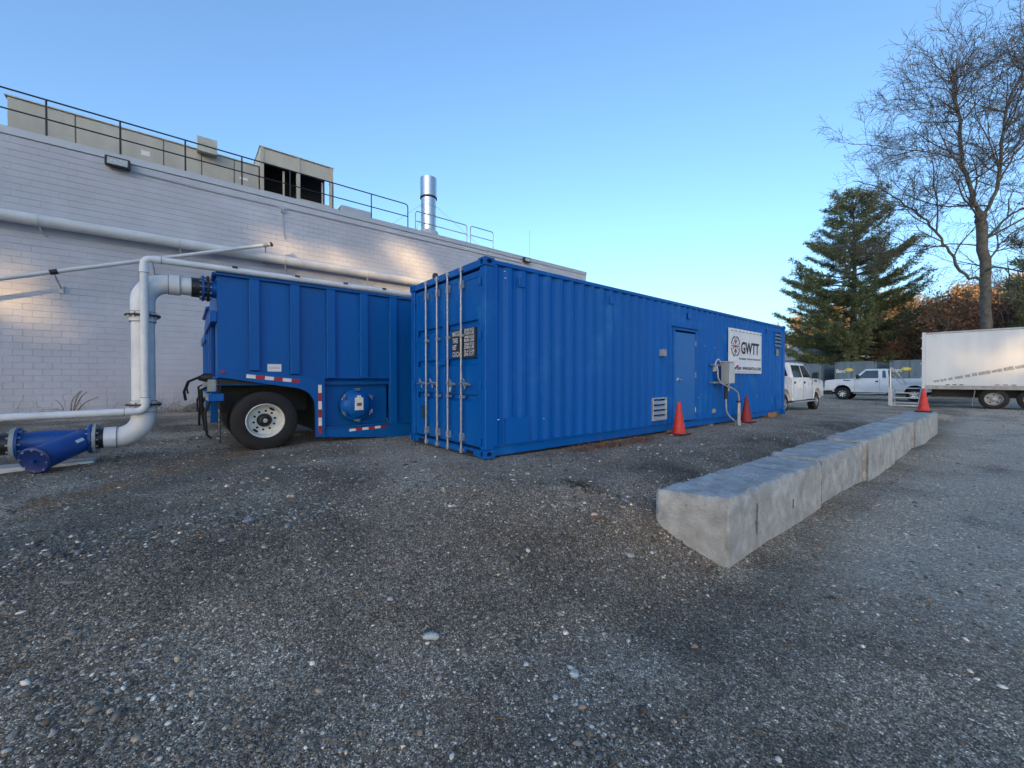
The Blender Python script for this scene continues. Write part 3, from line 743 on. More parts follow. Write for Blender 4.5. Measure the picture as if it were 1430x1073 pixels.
for i, p in enumerate(mb.v): mb.v[i] = (10.46 + (p[0] - 10.46) * 1.9, p[1], p[2])
mb.build('sticker', mat('yellowed_sticker', (.45, .38, .2), .6), ct)
MB().cyl((3.80, 7.05, CZ1 - .01), (3.80, 7.05, CZ1 + .19), .012, 8).build('antenna_stem', BLACKM, ct)
MB().lathe((3.80, 7.05, CZ1 + .19), Z, [(0, .0), (0, .05), (.06, .06), (.11, .04), (.12, 0)], 14).build('antenna_head', BLACKM, ct, smooth=True)
for (u, z_) in ((3.70, 3.30), (3.71, 3.20), (9.95, 2.52), (10.5, 2.50), (9.65, 1.25), (10.2, 1.62), (13.2, 1.2), (4.5, 1.06), (3.58, 1.1)):
    MB().box(u, u + .03, CV0 + .014, CV0 + .0215, z_, z_ + .012).build('paint_chip', PRINTW, ct)
# timber packing under the bottom rail
for u, w_ in ((8.35, .35), (10.3, .2)):
    d = MB().box(u, u + w_, CV0 + .04, CV1 - .04, H(u, CV0) - .03, CZ0 + .01).build('timber_bearer', WOOD, None, bevel=.01)
    tag(d, ['weathered timber bearer under the container beside the personnel door', 'short timber bearer under the container near the grey electrical box'][u > 9], 'timber bearer')
d = MB().box(14.25, 14.85, CV0 + .01, CV0 + .2, H(14.5, CV0) - .03, CZ0 + .09).build('timber_block', WOODBEAM, None, bevel=.01)
tag(d, 'orange brown timber block under the far end of the container', 'timber block')

# ------------------------------------------------------------------ banner
bn = root_at('banner', 'white vinyl banner with round arrow emblem hung on the blue container', 'banner', (12.3, CV0, 1.87))
BU0, BU1, BZ0, BZ1 = 11.20, 13.46, 1.865, 3.08
BYv = CV0 - .012
mb = MB(); n_ = 24
for i in range(n_ + 1):
    u = BU0 + (BU1 - BU0) * i / n_
    for z_ in (BZ0, BZ1): mb.v.append((u, BYv + .003 * math.sin(i * 1.7) - .002, z_))
for i in range(n_): mb.f.append((2 * i, 2 * i + 2, 2 * i + 3, 2 * i + 1))
k0 = len(mb.v)
mb.v += [(a, b + .008, c) for a, b, c in mb.v[:k0]]
mb.f += [tuple(k0 + j for j in reversed(f)) for f in mb.f[:n_]]
mb.build('sheet', BANNER, bn, recalc=False)
PY = BYv - .012
for i in range(9):
    u = BU0 + .14 + i * .245
    MB().box(u, u + .13, PY, PY + .004, BZ1 - .075, BZ1 - .057).build('stitching', PRINTK, bn)
# emblem: broken ring, inner arrows
ec = (11.63, 2.60); er = .285
def ringseg(a0_, a1_, r0, r1, m, nm):
    mb = MB(); n = 14
    for i in range(n + 1):
        a = R(a0_ + (a1_ - a0_) * i / n)
        for r_ in (r0, r1): mb.v.append((ec[0] + r_ * math.cos(a), PY, ec[1] + r_ * math.sin(a)))
    for i in range(n): mb.f.append((2 * i, 2 * i + 1, 2 * i + 3, 2 * i + 2))
    mb.build(nm, m, bn, recalc=False)
for q in range(4): ringseg(q * 90 + 12, q * 90 + 80, er * .86, er, PRINTK if q % 2 else mat('maroon_print', (.10, .015, .02), .6), 'emblem_ring')
for q in range(4):
    a = R(q * 90 + 90); d = Vector((math.cos(a), math.sin(a))); s2 = Vector((-d.y, d.x))
    mb = MB()
    def P2(x_, y_): p = d * y_ + s2 * x_; return (ec[0] + p.x, PY - .001, ec[1] + p.y)
    mb.add([P2(-.012, er * .93), P2(.012, er * .93), P2(.012, .12), P2(-.012, .12)], [(0, 1, 2, 3)])
    mb.add([P2(-.085, .19), P2(-.085, .14), P2(0, .055), P2(.085, .14), P2(.085, .19), P2(0, .10)], [(0, 1, 2, 5), (2, 3, 4, 5)])
    mb.build('emblem_arrow', PRINTK if q % 2 == 0 else PRINTR, bn, recalc=False)
MB().lathe((ec[0], PY - .0015, ec[1]), Y, [(0, 0), (0, .04), (.001, .04)], 14).build('emblem_dot', PRINTK, bn)
text('GWTT', .33, (11.985, PY, 2.42), X, Z, PRINTK, bn, width=1.26, bold=.012)
text('Groundwater Treatment Technology, LLC', .062, (11.86, PY, 2.25), X, Z, PRINTK, bn, width=1.5, bold=.0015)
text('-2000   WWW.GWTTLLC.COM', .085, (11.70, PY, 1.965), X, Z, PRINTK, bn, width=1.68, bold=.003)
MB().box(11.62, 13.3, PY, PY + .003, 1.905, 1.912).build('rule', PRINTK, bn)

# ------------------------------------------------------------------ electrical disconnect on posts
eb = root_at('electrical_box', 'grey electrical disconnect box with conduits in front of the banner', 'electrical box', (10.75, 4.5, H(10.75, 4.5)))
EY0, EY1 = 4.46, 4.64
MB().box(10.58, 10.91, EY0, EY1, 1.58, 2.13).build('enclosure', GREYBOX, eb, bevel=.012)
MB().box(10.60, 10.89, EY0 - .035, EY0 - .002, 1.60, 2.11).build('cover', PALEBOX, eb, bevel=.01)
MB().box(10.56, 10.93, EY0 - .02, EY1 + .02, 2.132, 2.155).build('rain_cap', PALEBOX, eb, bevel=.004)
MB().hexa([(10.915, EY0 + .02, 1.9), (10.95, EY0 + .02, 1.9), (10.95, EY0 + .06, 1.9), (10.915, EY0 + .06, 1.9), (10.96, EY0 - .09, 2.06), (10.99, EY0 - .09, 2.06), (10.99, EY0 - .05, 2.06), (10.96, EY0 - .05, 2.06)]).build('red_handle', PRINTR, eb)
for zz in (2.06, 1.62):
    MB().box(10.22, 10.90, EY1 + .004, EY1 + .04, zz - .022, zz + .022).build('strut_rail', GALV, eb)
    for u in (10.3, 10.84): MB().box(u - .02, u + .02, EY1 + .041, CV0 + .03, zz - .02, zz + .02).build('standoff', GALV, eb)
MB().tube([(10.67, 4.55, 1.58), (10.67, 4.55, 1.20)], .04, 12).build('conduit_hub', BLACKM, eb, smooth=True)
MB().tube([(10.67, 4.55, 1.22), (10.67, 4.54, .95), (10.70, 4.52, .82), (10.76, 4.46, .72), (10.84, 4.40, .64), (10.92, 4.36, .60)], .022, 10).build('flexible_conduit', GALV, eb, smooth=True)
MB().cyl((10.82, 4.55, 1.58), (10.82, 4.55, 1.40), .024, 10).build('conduit_stub', PALEBOX, eb, smooth=True)
MB().tube([(10.40, 4.64, 1.98), (10.40, 4.63, 1.74), (10.43, 4.58, 1.62), (10.52, 4.48, 1.54), (10.68, 4.36, 1.46), (10.79, 4.31, 1.36), (10.82, 4.30, 1.24), (10.82, 4.30, 1.12)], .019, 10).build('flexible_conduit', GALV, eb, smooth=True)
for u in (10.79, 10.865):
    MB().cyl((u, 4.30, H(u, 4.3) - .05), (u, 4.30, 1.14), .026, 10).build('conduit_riser', GALV, eb, smooth=True)
MB().box(10.755, 10.90, 4.26, 4.34, 1.12, 1.16).build('clamp', BLACKM, eb)
MB().box(10.92, 11.03, 4.32, 4.43, H(10.9, 4.4) - .02, H(10.9, 4.4) + .12).build('base_fitting', PALEBOX, eb, bevel=.01)
MB().box(10.36, 10.49, CV0 - .07, CV0 + .012, 1.90, 2.08).build('junction_box', PALEBOX, eb, bevel=.01)
MB().tube([(10.43, CV0 - .03, 2.08), (10.43, CV0 - .04, 2.14), (10.47, CV0 - .06, 2.20), (10.54, CV0 - .06, 2.215), (10.60, CV0 - .07, 2.17), (10.62, CV0 - .08, 2.09)], .015, 8).build('flexible_conduit', PALEBOX, eb, smooth=True)

# ------------------------------------------------------------------ traffic cones
def cone(u, v, z, m, label, s=1.0):
    t = root_at('traffic_cone', label, 'traffic cone', (u, v, z), 'red traffic cones')
    MB().box(u - .19 * s, u + .19 * s, v - .19 * s, v + .19 * s, z, z + .03).build('base', mat('cone_base_' + m.name, tuple(np.array((.13, .02, .018))), .7, var=.2), t, bevel=.01)
    MB().lathe((u, v, z + .031), Z, [(0, .155 * s), (.012, .145 * s), (.05, .132 * s), (.66 * s, .034 * s), (.68 * s, .028 * s), (.68 * s, .02 * s), (.6 * s, .02 * s)], 28).build('cone_body', m, t, smooth=True)
    return t
cone(8.24, 4.48, H(8.24, 4.48), CONE, 'red traffic cone in front of the blue personnel door', 1.0)
cone(11.86, 4.52, H(11.86, 4.52), CONE_D, 'dull dark red traffic cone under the white banner', 1.0)

# ------------------------------------------------------------------ concrete blocks in a row
lens_ = [2.72, 2.28, 2.35, 2.30, 2.20, 2.15]
rowdir = Vector((1, -.0166, 0)).normalized(); rown = Vector((.0166, 1, 0)).normalized()
BW = .615
labels_ = ['nearest weathered concrete block with its sharp bottom corner towards the viewer', 'second concrete block from the near end of the row',
           'third concrete block from the near end of the row', 'third concrete block from the cone end of the row',
           'concrete block next to the one carrying the red cone', 'farthest concrete block of the row with a red cone on top']
s0 = 0.0
for bi, L in enumerate(lens_):
    z_top = .62 + .10 * (s0 + L / 2) / 14 + rnd.uniform(-.018, .018); zb = -.12
    o0 = Vector((3.80, 1.594, 0)) + rowdir * s0 + rown * (0, .028, -.02, .035, -.005, .02)[bi]
    nu, nv, nz = max(6, int(L / (.032 if bi == 0 else .045))), (19 if bi == 0 else 13), (16 if bi == 0 else 10)
    bm = bmesh.new()
    cache = {}
    LL = L - .036
    def vert(i, j, k):
        key = (i, j, k)
        if key in cache: return cache[key]
        a, b, c = i / nu * LL - (.2 * (j / nv) * (1 - i / nu) if bi == 0 else 0), j / nv * BW, zb + (z_top - zb) * k / nz
        onx = (i in (0, nu)); ony = (j in (0, nv)); ontop = (k == nz)
        # soften edges, roughen the cast top and chip the arrises
        nsum = onx + ony + ontop
        rr = rnd.random()
        dz = 0.0
        if ontop:
            pn = Vector((a * 4 + bi * 7, b * 5, bi * 3.1))
            dz += .016 * mnoise.noise(pn) + .010 * mnoise.noise(pn * 3.1) + .010 * mnoise.noise(pn * 8) + rnd.uniform(-.004, .004)
            if rnd.random() < .02: dz -= .008
        if nsum >= 2:
            ch = .012 + .014 * max(0, mnoise.noise(Vector((a * 9 + bi * 5, b * 9, c * 9)))) * 2 + rnd.uniform(-.003, .004) + (.012 if rr > .96 else 0)
            if onx and ony: ch *= 1.8
            if onx: a += ch if i == 0 else -ch
            if ony: b += ch if j == 0 else -ch
            if ontop: dz -= ch * .7
        else:
            if onx: a += rnd.uniform(-.003, .003)
            if ony: b += rnd.uniform(-.002, .002) + .004 * math.sin(a * 3.3 + c * 4)
        p = o0 + rowdir * a + rown * b; v_ = bm.verts.new((p.x, p.y, c + dz)); cache[key] = v_; return v_
    for i in range(nu):
        for j in range(nv):
            bm.faces.new((vert(i, j, nz), vert(i + 1, j, nz), vert(i + 1, j + 1, nz), vert(i, j + 1, nz)))
    for i in range(nu):
        for k in range(nz):
            bm.faces.new((vert(i, 0, k), vert(i + 1, 0, k), vert(i + 1, 0, k + 1), vert(i, 0, k + 1)))
            bm.faces.new((vert(i, nv, k), vert(i, nv, k + 1), vert(i + 1, nv, k + 1), vert(i + 1, nv, k)))
    for j in range(nv):
        for k in range(nz):
            bm.faces.new((vert(0, j, k), vert(0, j, k + 1), vert(0, j + 1, k + 1), vert(0, j + 1, k)))
            bm.faces.new((vert(nu, j, k), vert(nu, j + 1, k), vert(nu, j + 1, k + 1), vert(nu, j, k + 1)))
    bmesh.ops.recalc_face_normals(bm, faces=bm.faces)
    me = bpy.data.meshes.new('concrete_block')
    for v_ in bm.verts: v_.co -= o0
    bm.to_mesh(me); bm.free(); me.materials.append(CONC); me.shade_smooth(); me.set_sharp_from_angle(angle=R(42))
    ob = bpy.data.objects.new('concrete_block', me); COL.objects.link(ob); ob.location = o0
    tag(ob, labels_[bi], 'concrete block', 'row of concrete blocks along the drive')
    if bi > 0:       # dark strip standing in for the shade in the joint
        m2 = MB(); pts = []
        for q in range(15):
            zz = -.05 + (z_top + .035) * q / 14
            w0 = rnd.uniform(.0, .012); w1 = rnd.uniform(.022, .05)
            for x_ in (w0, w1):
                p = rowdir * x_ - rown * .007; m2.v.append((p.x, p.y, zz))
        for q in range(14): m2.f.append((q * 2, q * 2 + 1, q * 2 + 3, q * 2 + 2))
        so = m2.build('joint_shade', mat('joint_shade_tone', (.13, .13, .12), .95, var=.4, scale=14, bump=.6), None, recalc=False); so.parent = ob
    if bi == 0:      # torn spall marks down the drive-side face
        for (a, za, zb2, w_) in ((.62, .16, .47, .03), (1.62, .22, .33, .018)):
            m2 = MB(); prev = None; pts = []
            for q in range(9):
                zz = za + (zb2 - za) * q / 8
                wq = w_ * (0.4 + .6 * math.sin(math.pi * (q + .5) / 9)) * rnd.uniform(.7, 1.2)
                pts.append((a - wq + rnd.uniform(-.004, .004), a + wq, zz))
            for (x0_, x1_, zz) in pts:
                for x_ in (x0_, (x0_ + x1_) / 2, x1_):
                    p = rowdir * x_ - rown * (.004 + (.012 if x_ not in (x0_, x1_) else 0) * rnd.uniform(.4, 1)); m2.v.append((p.x, p.y, zz))
            for q in range(8):
                for e in range(2): m2.f.append((q * 3 + e, q * 3 + e + 1, q * 3 + e + 4, q * 3 + e + 3))
            so = m2.build('spall_scar', mat('broken_aggregate', (.2, .2, .19), .95, var=.35, scale=60, bump=1.0, bscale=90), None, recalc=False); so.parent = ob
    s0 += L
cone(17.55, 1.68, .715, CONE, 'bright red traffic cone standing on the concrete blocks', 1.0)

# ------------------------------------------------------------------ blue tank trailers
def wheel(parent, u, v, z, r, wd, rimr, rm, style, face=-1, lugs=10):
    """tyre with a dished rim; axis along Y, outer face towards face*Y"""
    ax = Vector((0, face, 0)); c = Vector((u, v, z))
    t = MB().lathe(c, ax, [(-wd, rimr), (-wd, r * .9), (-wd * .93, r * .97), (-wd * .8, r), (-wd * .18, r), (-wd * .06, r * .975), (0, r * .90), (.012, r * .80), (.012, rimr * 1.18), (0, rimr * 1.02), (-.03, rimr * .99)], 44).build('tyre', DARK, parent, smooth=True)
    gr = MB()
    for q in range(3):
        off = -wd * (.3 + .2 * q); gr.lathe(c, ax, [(off - .006, r + .0008), (off + .006, r + .0008)], 44)
    gr.build('tread_groove', VOID, t)
    if style == 'steel':
        rmo = MB().lathe(c, ax, [(.004, rimr * 1.0), (.012, rimr * .97), (.0, rimr * .93), (-.03, rimr * .88), (-.13, rimr * .82), (-.135, rimr * .40), (-.13, .0)], 44).build('rim', rm, parent, smooth=True)
        MB().lathe(c, ax, [(-.132, rimr * .40), (-.06, rimr * .34), (-.04, rimr * .28), (-.035, rimr * .20), (-.055, rimr * .14), (-.055, 0)], 28).build('hub', BLACKM, rmo, smooth=True)
        MB().lathe(c, ax, [(-.05, rimr * .13), (-.03, rimr * .12), (-.028, 0)], 16).build('hub_cap', GALV, rmo, smooth=True)
        for q in range(lugs):
            a = 2 * math.pi * (q + .3) / lugs
            p = c + Vector((math.cos(a), 0, math.sin(a))) * rimr * .55
            MB().cyl(p + ax * -.14, p + ax * -.118, .019, 8).build('wheel_nut', VOID, rmo)
        for a in (R(58), R(232)):
            e = Vector((-math.sin(a), 0, math.cos(a)))
            p = c + Vector((math.cos(a), 0, math.sin(a))) * rimr * .74 + ax * -.128
            rd = Vector((math.cos(a), 0, math.sin(a)))
            m2 = MB(); n = 14
            for q in range(n):
                b = 2 * math.pi * q / n; m2.v.append(tuple(p + e * (.05 * math.cos(b)) + rd * (.019 * math.sin(b))))
            m2.f.append(tuple(range(n))); m2.build('hand_hole', VOID, rmo)
    else:
        rmo = MB().lathe(c, ax, [(.004, rimr), (.010, rimr * .96), (-.02, rimr * .9), (-.08, rimr * .86), (-.085, 0)], 36).build('rim', BLACKM, parent, smooth=True)
        sp_ = MB()
        for q in range(8):
            a = 2 * math.pi * q / 8; d = Vector((math.cos(a), 0, math.sin(a))); e = Vector((-math.sin(a), 0, math.cos(a)))
            pts = [c + d * (rimr * .2) + e * .035 + ax * -.02, c + d * (rimr * .93) + e * .028 + ax * -.005, c + d * (rimr * .93) - e * .028 + ax * -.005, c + d * (rimr * .2) - e * .035 + ax * -.02]
            sp_.hexa([p - ax * .05 for p in pts] + pts)
        sp_.lathe(c, ax, [(-.04, rimr * .3), (-.008, rimr * .28), (0, rimr * .2), (.002, 0)], 20)
        sp_.lathe(c, ax, [(-.05, rimr * .99), (.0, rimr * .99), (.0, rimr * .9), (-.05, rimr * .88)], 36)
        sp_.build('spokes', rm, rmo, smooth=True)

def tank_trailer(label, du, dv, full):
    """open-top steel tank on a rear axle; world coords of the front one, root moved for the other"""
    TZ = 3.37
    t = root_at('tank_trailer', label, 'tank trailer', (0.42, 8.0, .5), 'blue tank trailers')
    U0, U1, V0, V1 = .42, 11.2, 8.05, 10.42
    MB().box(U0, U1, V0, V0 + .02, 1.72, TZ).build('side_plate', BLUE_D, t)
    MB().box(2.03, 3.262, V0 + .12, V0 + .14, .80, 1.716).build('recessed_plate', BLUE_D, t)
    MB().box(3.262, U1, V0 + .003, V0 + .024, .80, 1.716).build('lower_side_plate', BLUE_D, t)
    MB().box(U0, U1, V1 - .02, V1, .8, TZ).build('far_side_plate', BLUE_D, t)
    MB().box(U0 - .0, U0 + .02, V0 + .022, V1 - .022, 1.72, TZ).build('end_plate', BLUE_D, t)
    MB().box(U1 - .02, U1, V0 + .026, V1 - .022, .82, TZ).build('front_plate', BLUE_D, t)
    MB().box(U0 + .03, U1 - .03, V0 + .03, V1 - .03, 1.6, 1.66).build('tank_floor', BLUE_D, t)
    MB().box(U0 - .015, U1, V0 - .055, V0 + .05, TZ + .002, TZ + .06).build('top_rail', BLUE_D, t, bevel=.006)
    MB().box(U0 - .06, U0 + .05, V0 + .055, V1 + .03, TZ + .002, TZ + .06).build('top_rail', BLUE_D, t, bevel=.006)
    ribs = [.848, 1.458, 2.062, 2.672, 3.266, 3.87, 4.48]
    if not full: ribs = ribs[:3]
    for i, u in enumerate(ribs):
        zb_ = 1.885 - (u - .44) * .092 if u < 2.03 else (1.72 if u < 3.2 else .80)
        MB().box(u, u + .152, V0 - .075, V0 - .001, zb_, TZ - .002).build('rib', BLUE_D, t, bevel=.008)
    # horizontal stiffener on the rear end
    MB().box(U0 - .09, U0 - .001, V0 - .02, V1, 2.62, 2.80).build('end_stiffener', BLUE_D, t, bevel=.01)
    for v in (8.7, 9.4, 10.1):
        MB().box(U0 - .06, U0 - .002, v, v + .1, 1.75, 2.61).build('end_rib', BLUE_D, t, bevel=.008)
    # sloping side rail over the wheel and the post behind it, with the round mudguard corner
    yR = V0 - .09
    poly = [(.42, 1.865), (2.02, 1.722), (2.02, .63), (1.86, .65), (1.855, 1.15)]
    poly += [(1.855 - .36 + .36 * math.cos(a), 1.19 + .36 * math.sin(a)) for a in [R(x) for x in range(8, 83, 12)]]
    poly += [(1.42, 1.565), (.42, 1.735)]
    MB().prism([(a, b) for a, b in poly], (0, yR, 0), X, Z, Y, .08).build('side_rail', BLUE_D, t, bevel=.004)
    MB().box(.44, 2.0, V0 + .0, V0 + .6, 1.62, 1.70).build('mudguard', BLACKM, t)
    MB().box(1.88, 2.02, V0 + .03, V1 - .1, .75, 1.62).build('bulkhead', BLACKM, t)
    MB().lathe((.49, yR - .001, 1.815), -Y, [(0, .03), (.012, .026), (.016, 0)], 14).build('marker_light', REDT, t, smooth=True)
    # reflective tape
    def tape(p0, p1, n, first, w_=.055):
        p0 = Vector(p0); p1 = Vector(p1); d = (p1 - p0) / n
        pr = Vector((-d.z, 0, d.x)).normalized() * w_ * .5
        for i in range(n):
            a = p0 + d * i; b = p0 + d * (i + .985)
            mb = MB(); mb.add([a - pr, b - pr, b + pr, a + pr], [(0, 1, 2, 3)])
            mb.build('reflective_tape', WHITET if (i + first) % 2 == 0 else REDT, t, recalc=False)
    tape((.80, yR - .003, 1.755), (1.60, yR - .003, 1.665), 6, 0, .06)
    tape((1.93, yR - .003, 1.60), (1.93, yR - .003, .70), 6, 0, .06)
    # sump skirt below the lower plate
    MB().prism([(2.03, .79), (11.0, .79), (11.0, .50), (3.6, .495), (2.03, .63)], (0, V0 - .05, 0), X, Z, Y, .05).build('skirt', BLUE_D, t)
    MB().box(2.03, U1, V0 - .075, V0 - .002, .792, .812).build('skirt_ledge', BLUE_D, t)
    tape((2.46, V0 - .054, .722), (3.20, V0 - .054, .748), 6, 0, .05)
    MB().box(2.02, 3.262, V0 - .06, V0 - .0, 1.718, 1.735).build('recess_lip', BLUE_D, t)
    # wheels
    ax_u, ax_z = 1.075, .995
    for (v, f) in ((V0 - .06, -1), (V0 + .32, -1), (V1 + .0, 1)):
        w_ = MB(); 
        wheel(t, ax_u, v, ax_z, .505, .27, .292, RIMW, 'steel', f)
    MB().cyl((ax_u, V0 + .2, ax_z), (ax_u, V1 - .2, ax_z), .07, 12).build('axle', BLACKM, t)
    MB().box(.5, 3.0, V0 + .75, V0 + .87, 1.1, 1.6).build('chassis_rail', BLACKM, t)
    MB().box(.5, 3.0, V1 - .87, V1 - .75, 1.1, 1.6).build('chassis_rail', BLACKM, t)
    # rear gear: bumper stub, hoses, mud flap
    MB().box(.30, .50, V0 - .04, V0 + .06, 1.35, 1.47).build('bumper_end', BLUE_D, t, bevel=.006)
    MB().box(.28, .36, V0 + .07, V1 - .1, 1.36, 1.46).build('bumper_bar', GALV, t)
    mf = MB().box(.445, .455, V0 - .04, V0 + .55, .66, 1.34).build('mud_flap', DARK, t)
    text('ION', .19, (.443, V0 + .11, .70), Z, Y, PRINTW, mf, width=.5, bold=.006, name='flap_print')
    MB().tube([(.36, V0 + .3, 1.68), (.2, V0 + .25, 1.74), (.05, V0 + .3, 1.66), (.0, V0 + .35, 1.5), (.02, V0 + .38, 1.36)], .02, 8).build('hose', DARK, t, smooth=True)
    MB().tube([(.36, V0 + .5, 1.6), (.22, V0 + .45, 1.52), (.24, V0 + .5, 1.1), (.27, V0 + .5, .85), (.3, V0 + .55, .8)], .022, 8).build('hose', DARK, t, smooth=True)
    MB().tube([(.34, V0 + .75, 1.5), (.2, V0 + .8, 1.2), (.2, V0 + .85, .9)], .018, 8).build('hose', DARK, t, smooth=True)
    MB().tube([(.34, V0 + .15, 1.4), (.26, V0 + .12, 1.15), (.28, V0 + .12, .8), (.34, V0 + .14, .74)], .018, 8).build('hose', DARK, t, smooth=True)
    MB().lathe((.36, V0 + .28, 1.73), -X, [(0, .07), (.1, .07), (.14, .05), (.16, .0)], 14).build('valve_body', BLACKM, t, smooth=True)
    MB().box(.30, .41, V0 + .1, V0 + .5, 1.5, 1.7).build('valve_block', GREYBOX, t, bevel=.01)
    if full:
        MB().box(1.115, 1.325, V0 - .006, V0 - .001, 1.835, 1.965).build('notice', WHITET, t)
        MB().box(1.13, 1.31, V0 - .0085, V0 - .0065, 1.893, 1.899).build('notice_rule', PRINTK, t)
        # round manway with dogs
        hc = (2.60, 1.21)
        hm = MB().lathe((hc[0], V0, hc[1]), -Y, [(-.12, .30), (.05, .30), (.055, .275), (.08, .26), (.12, .215), (.15, .13), (.16, 0)], 36).build('manway', BLUE_D, t, smooth=True)
        for q in range(6):
            a = R(90 + q * 60)
            px_, pz_ = hc[0] + .30 * math.cos(a), hc[1] + .30 * math.sin(a)
            b = MB(); b.cyl((px_, V0 - .02, pz_), (px_, V0 - .15, pz_), .014, 8); b.box(px_ - .022, px_ + .022, V0 - .15, V0 - .12, pz_ - .022, pz_ + .022)
            b.cyl((px_ - .06 * math.sin(a), V0 - .10, pz_ + .06 * math.cos(a)), (px_ + .06 * math.sin(a), V0 - .10, pz_ - .06 * math.cos(a)), .009, 6)
            b.build('dog_bolt', GALV, hm)
        MB().box(2.53, 2.69, V0 - .168, V0 - .163, 1.11, 1.35).build('hatch_notice', WHITET, hm)
        MB().box(2.57, 2.65, V0 - .168, V0 - .163, 1.352, 1.39).build('hatch_notice', WHITET, hm)
        MB().box(2.57, 2.66, V0 - .171, V0 - .1685, 1.19, 1.25).build('hatch_print', mat('brown_print', (.16, .11, .05), .7), hm)
        MB().box(3.27, 3.41, V0 - .08, V0 - .076, .81, 1.7).build('rib_face', BLUE_D, t)
    t.location = Vector(t.location) + Vector((du, dv, 0))
    return t
tank_trailer('blue steel tank trailer with a white wheel nearest the viewer', 0, 0, True)
tank_trailer('second blue tank trailer half hidden behind the nearer tank', .05, 3.93, False)

# ------------------------------------------------------------------ white riser and slim pipe
rp = root_at('riser_pipe', 'thick white riser pipe with elbows feeding the blue tank', 'pipe', (-.47, 8.18, .5))
RX, RY, RRr = -.47, 8.18, .137
ztop, zbot = 3.16, .86
er_ = .30
MB().cyl((RX, RY, zbot + er_ + .10), (RX, RY, ztop - er_ - .2), RRr, 28).build('riser', PVC, rp, smooth=True)
pts = arc((RX + er_, RY, ztop - er_), -X, Z, er_, 0, R(90), 12)
MB().tube([(RX, RY, ztop - er_ - .22)] + pts + [(RX + er_ + .06, RY, ztop)], RRr + .006, 28).build('upper_elbow', PVC, rp, smooth=True)
MB().lathe((RX + er_ + .0, RY, ztop), X, [(0, RRr), (0, RRr + .016), (.13, RRr + .016), (.13, RRr)], 28).build('coupling', PVC, rp, smooth=True)
MB().lathe((RX, RY, ztop - er_ - .30), Z, [(0, RRr), (0, RRr + .018), (.14, RRr + .018), (.14, RRr)], 28).build('coupling', PVC, rp, smooth=True)
MB().cyl((RX + er_ + .05, RY, ztop), (.10, RY, ztop), RRr, 28).build('spigot', PVC, rp, smooth=True)
MB().cyl((.10, RY, ztop), (.225, RY, ztop), RRr + .016, 28).build('rubber_sleeve', HDPE, rp, smooth=True)
pts = arc((RX - er_, RY, zbot + er_), X, -Z, er_, 0, R(90), 12)
MB().tube([(RX, RY, zbot + er_ + .12)] + pts + [(RX - er_ - .08, RY, zbot)], RRr + .006, 28).build('lower_elbow', PVC, rp, smooth=True)
MB().lathe((RX - er_ - .02, RY, zbot), -X, [(-.03, RRr), (-.03, RRr + .016), (.10, RRr + .016), (.10, RRr)], 28).build('coupling', PVC, rp, smooth=True)
MB().lathe((RX, RY, zbot + er_ + .06), Z, [(0, RRr), (0, RRr + .018), (.16, RRr + .018), (.16, RRr)], 28).build('coupling', PVC, rp, smooth=True)
MB().cyl((RX - er_ - .07, RY, zbot), (RX - er_ - .24, RY, zbot), RRr + .004, 28).build('black_spool', HDPE, rp, smooth=True)
SEAM = mat('pipe_joint_line', (.16, .16, .17), .7)
for (c, ax) in (((RX + er_ + .132, RY, ztop), X), ((RX + er_ - .004, RY, ztop), X), ((RX, RY, ztop - er_ - .304), Z), ((RX, RY, ztop - er_ - .158), Z),
                ((RX, RY, zbot + er_ + .056), Z), ((RX, RY, zbot + er_ + .222), Z), ((RX - er_ + .012, RY, zbot), X)):
    MB().lathe(c, ax, [(-.004, RRr), (-.004, RRr + .0195), (.004, RRr + .0195), (.004, RRr)], 28).build('joint_line', SEAM, rp, smooth=True)
def flange(c, ax, r, th, m, par, nb=12, bm=GALV, name='flange'):
    ax = Vector(ax).normalized()
    f = MB().lathe(c, ax, [(-th, 0), (-th, r), (-th * .8, r), (0, r), (0, 0)], 36).build(name, m, par, smooth=True)
    a = ax.orthogonal().normalized(); b = ax.cross(a)
    for q in range(nb):
        t_ = 2 * math.pi * (q + .5) / nb
        p = Vector(c) + (a * math.cos(t_) + b * math.sin(t_)) * r * .86
        MB().cyl(p - ax * (th + .028), p + ax * .028, .013, 6).build('bolt', bm, f)
    return f
for zz in (2.66, 1.335):
    flange((RX, RY, zz), Z, .205, .022, BLACKM, rp, 12)
flange((.26, RY, ztop), X, .205, .03, BLUE_V, rp, 12); flange((.325, RY, ztop), X, .205, .03, BLACKM, rp, 12)
MB().cyl((.25, RY, ztop), (.43, RY, ztop), RRr, 24).build('tank_nozzle', BLUE_D, rp, smooth=True)

sl = root_at('slim_pipe', 'slim white pipe beside the riser running along the tank rim', 'pipe', (-.47, 7.96, .5))
SY, sr = 7.965, .049
zt, zl = 3.465, 1.235
SX = -.44
p = [(-9.0, SY, zl - .12), (SX - .12, SY, zl)] + arc((SX - .10, SY, zl + .10), X, -Z, .10, R(80), 0, 6) + [(SX, SY, zt - .10)]
MB().tube(p + arc((SX + .08, SY, zt - .08), -X, Z, .08, 0, R(90), 6) + [(4.6, SY + .02, zt + .02)], sr, 18).build('pipe', PVC, sl, smooth=True)
for c, ax in (((SX - .13, SY, zl), -X), ((SX, SY, zl + .11), Z), ((SX, SY, zt - .12), -Z), ((SX + .1, SY, zt), X)):
    MB().lathe(c, ax, [(0, sr), (0, sr + .007), (.09, sr + .007), (.09, sr)], 18).build('coupling', PVC, sl, smooth=True)
    MB().lathe(c, ax, [(.088, sr), (.088, sr + .0085), (.095, sr + .0085), (.095, sr)], 18).build('joint_line', SEAM, sl, smooth=True)
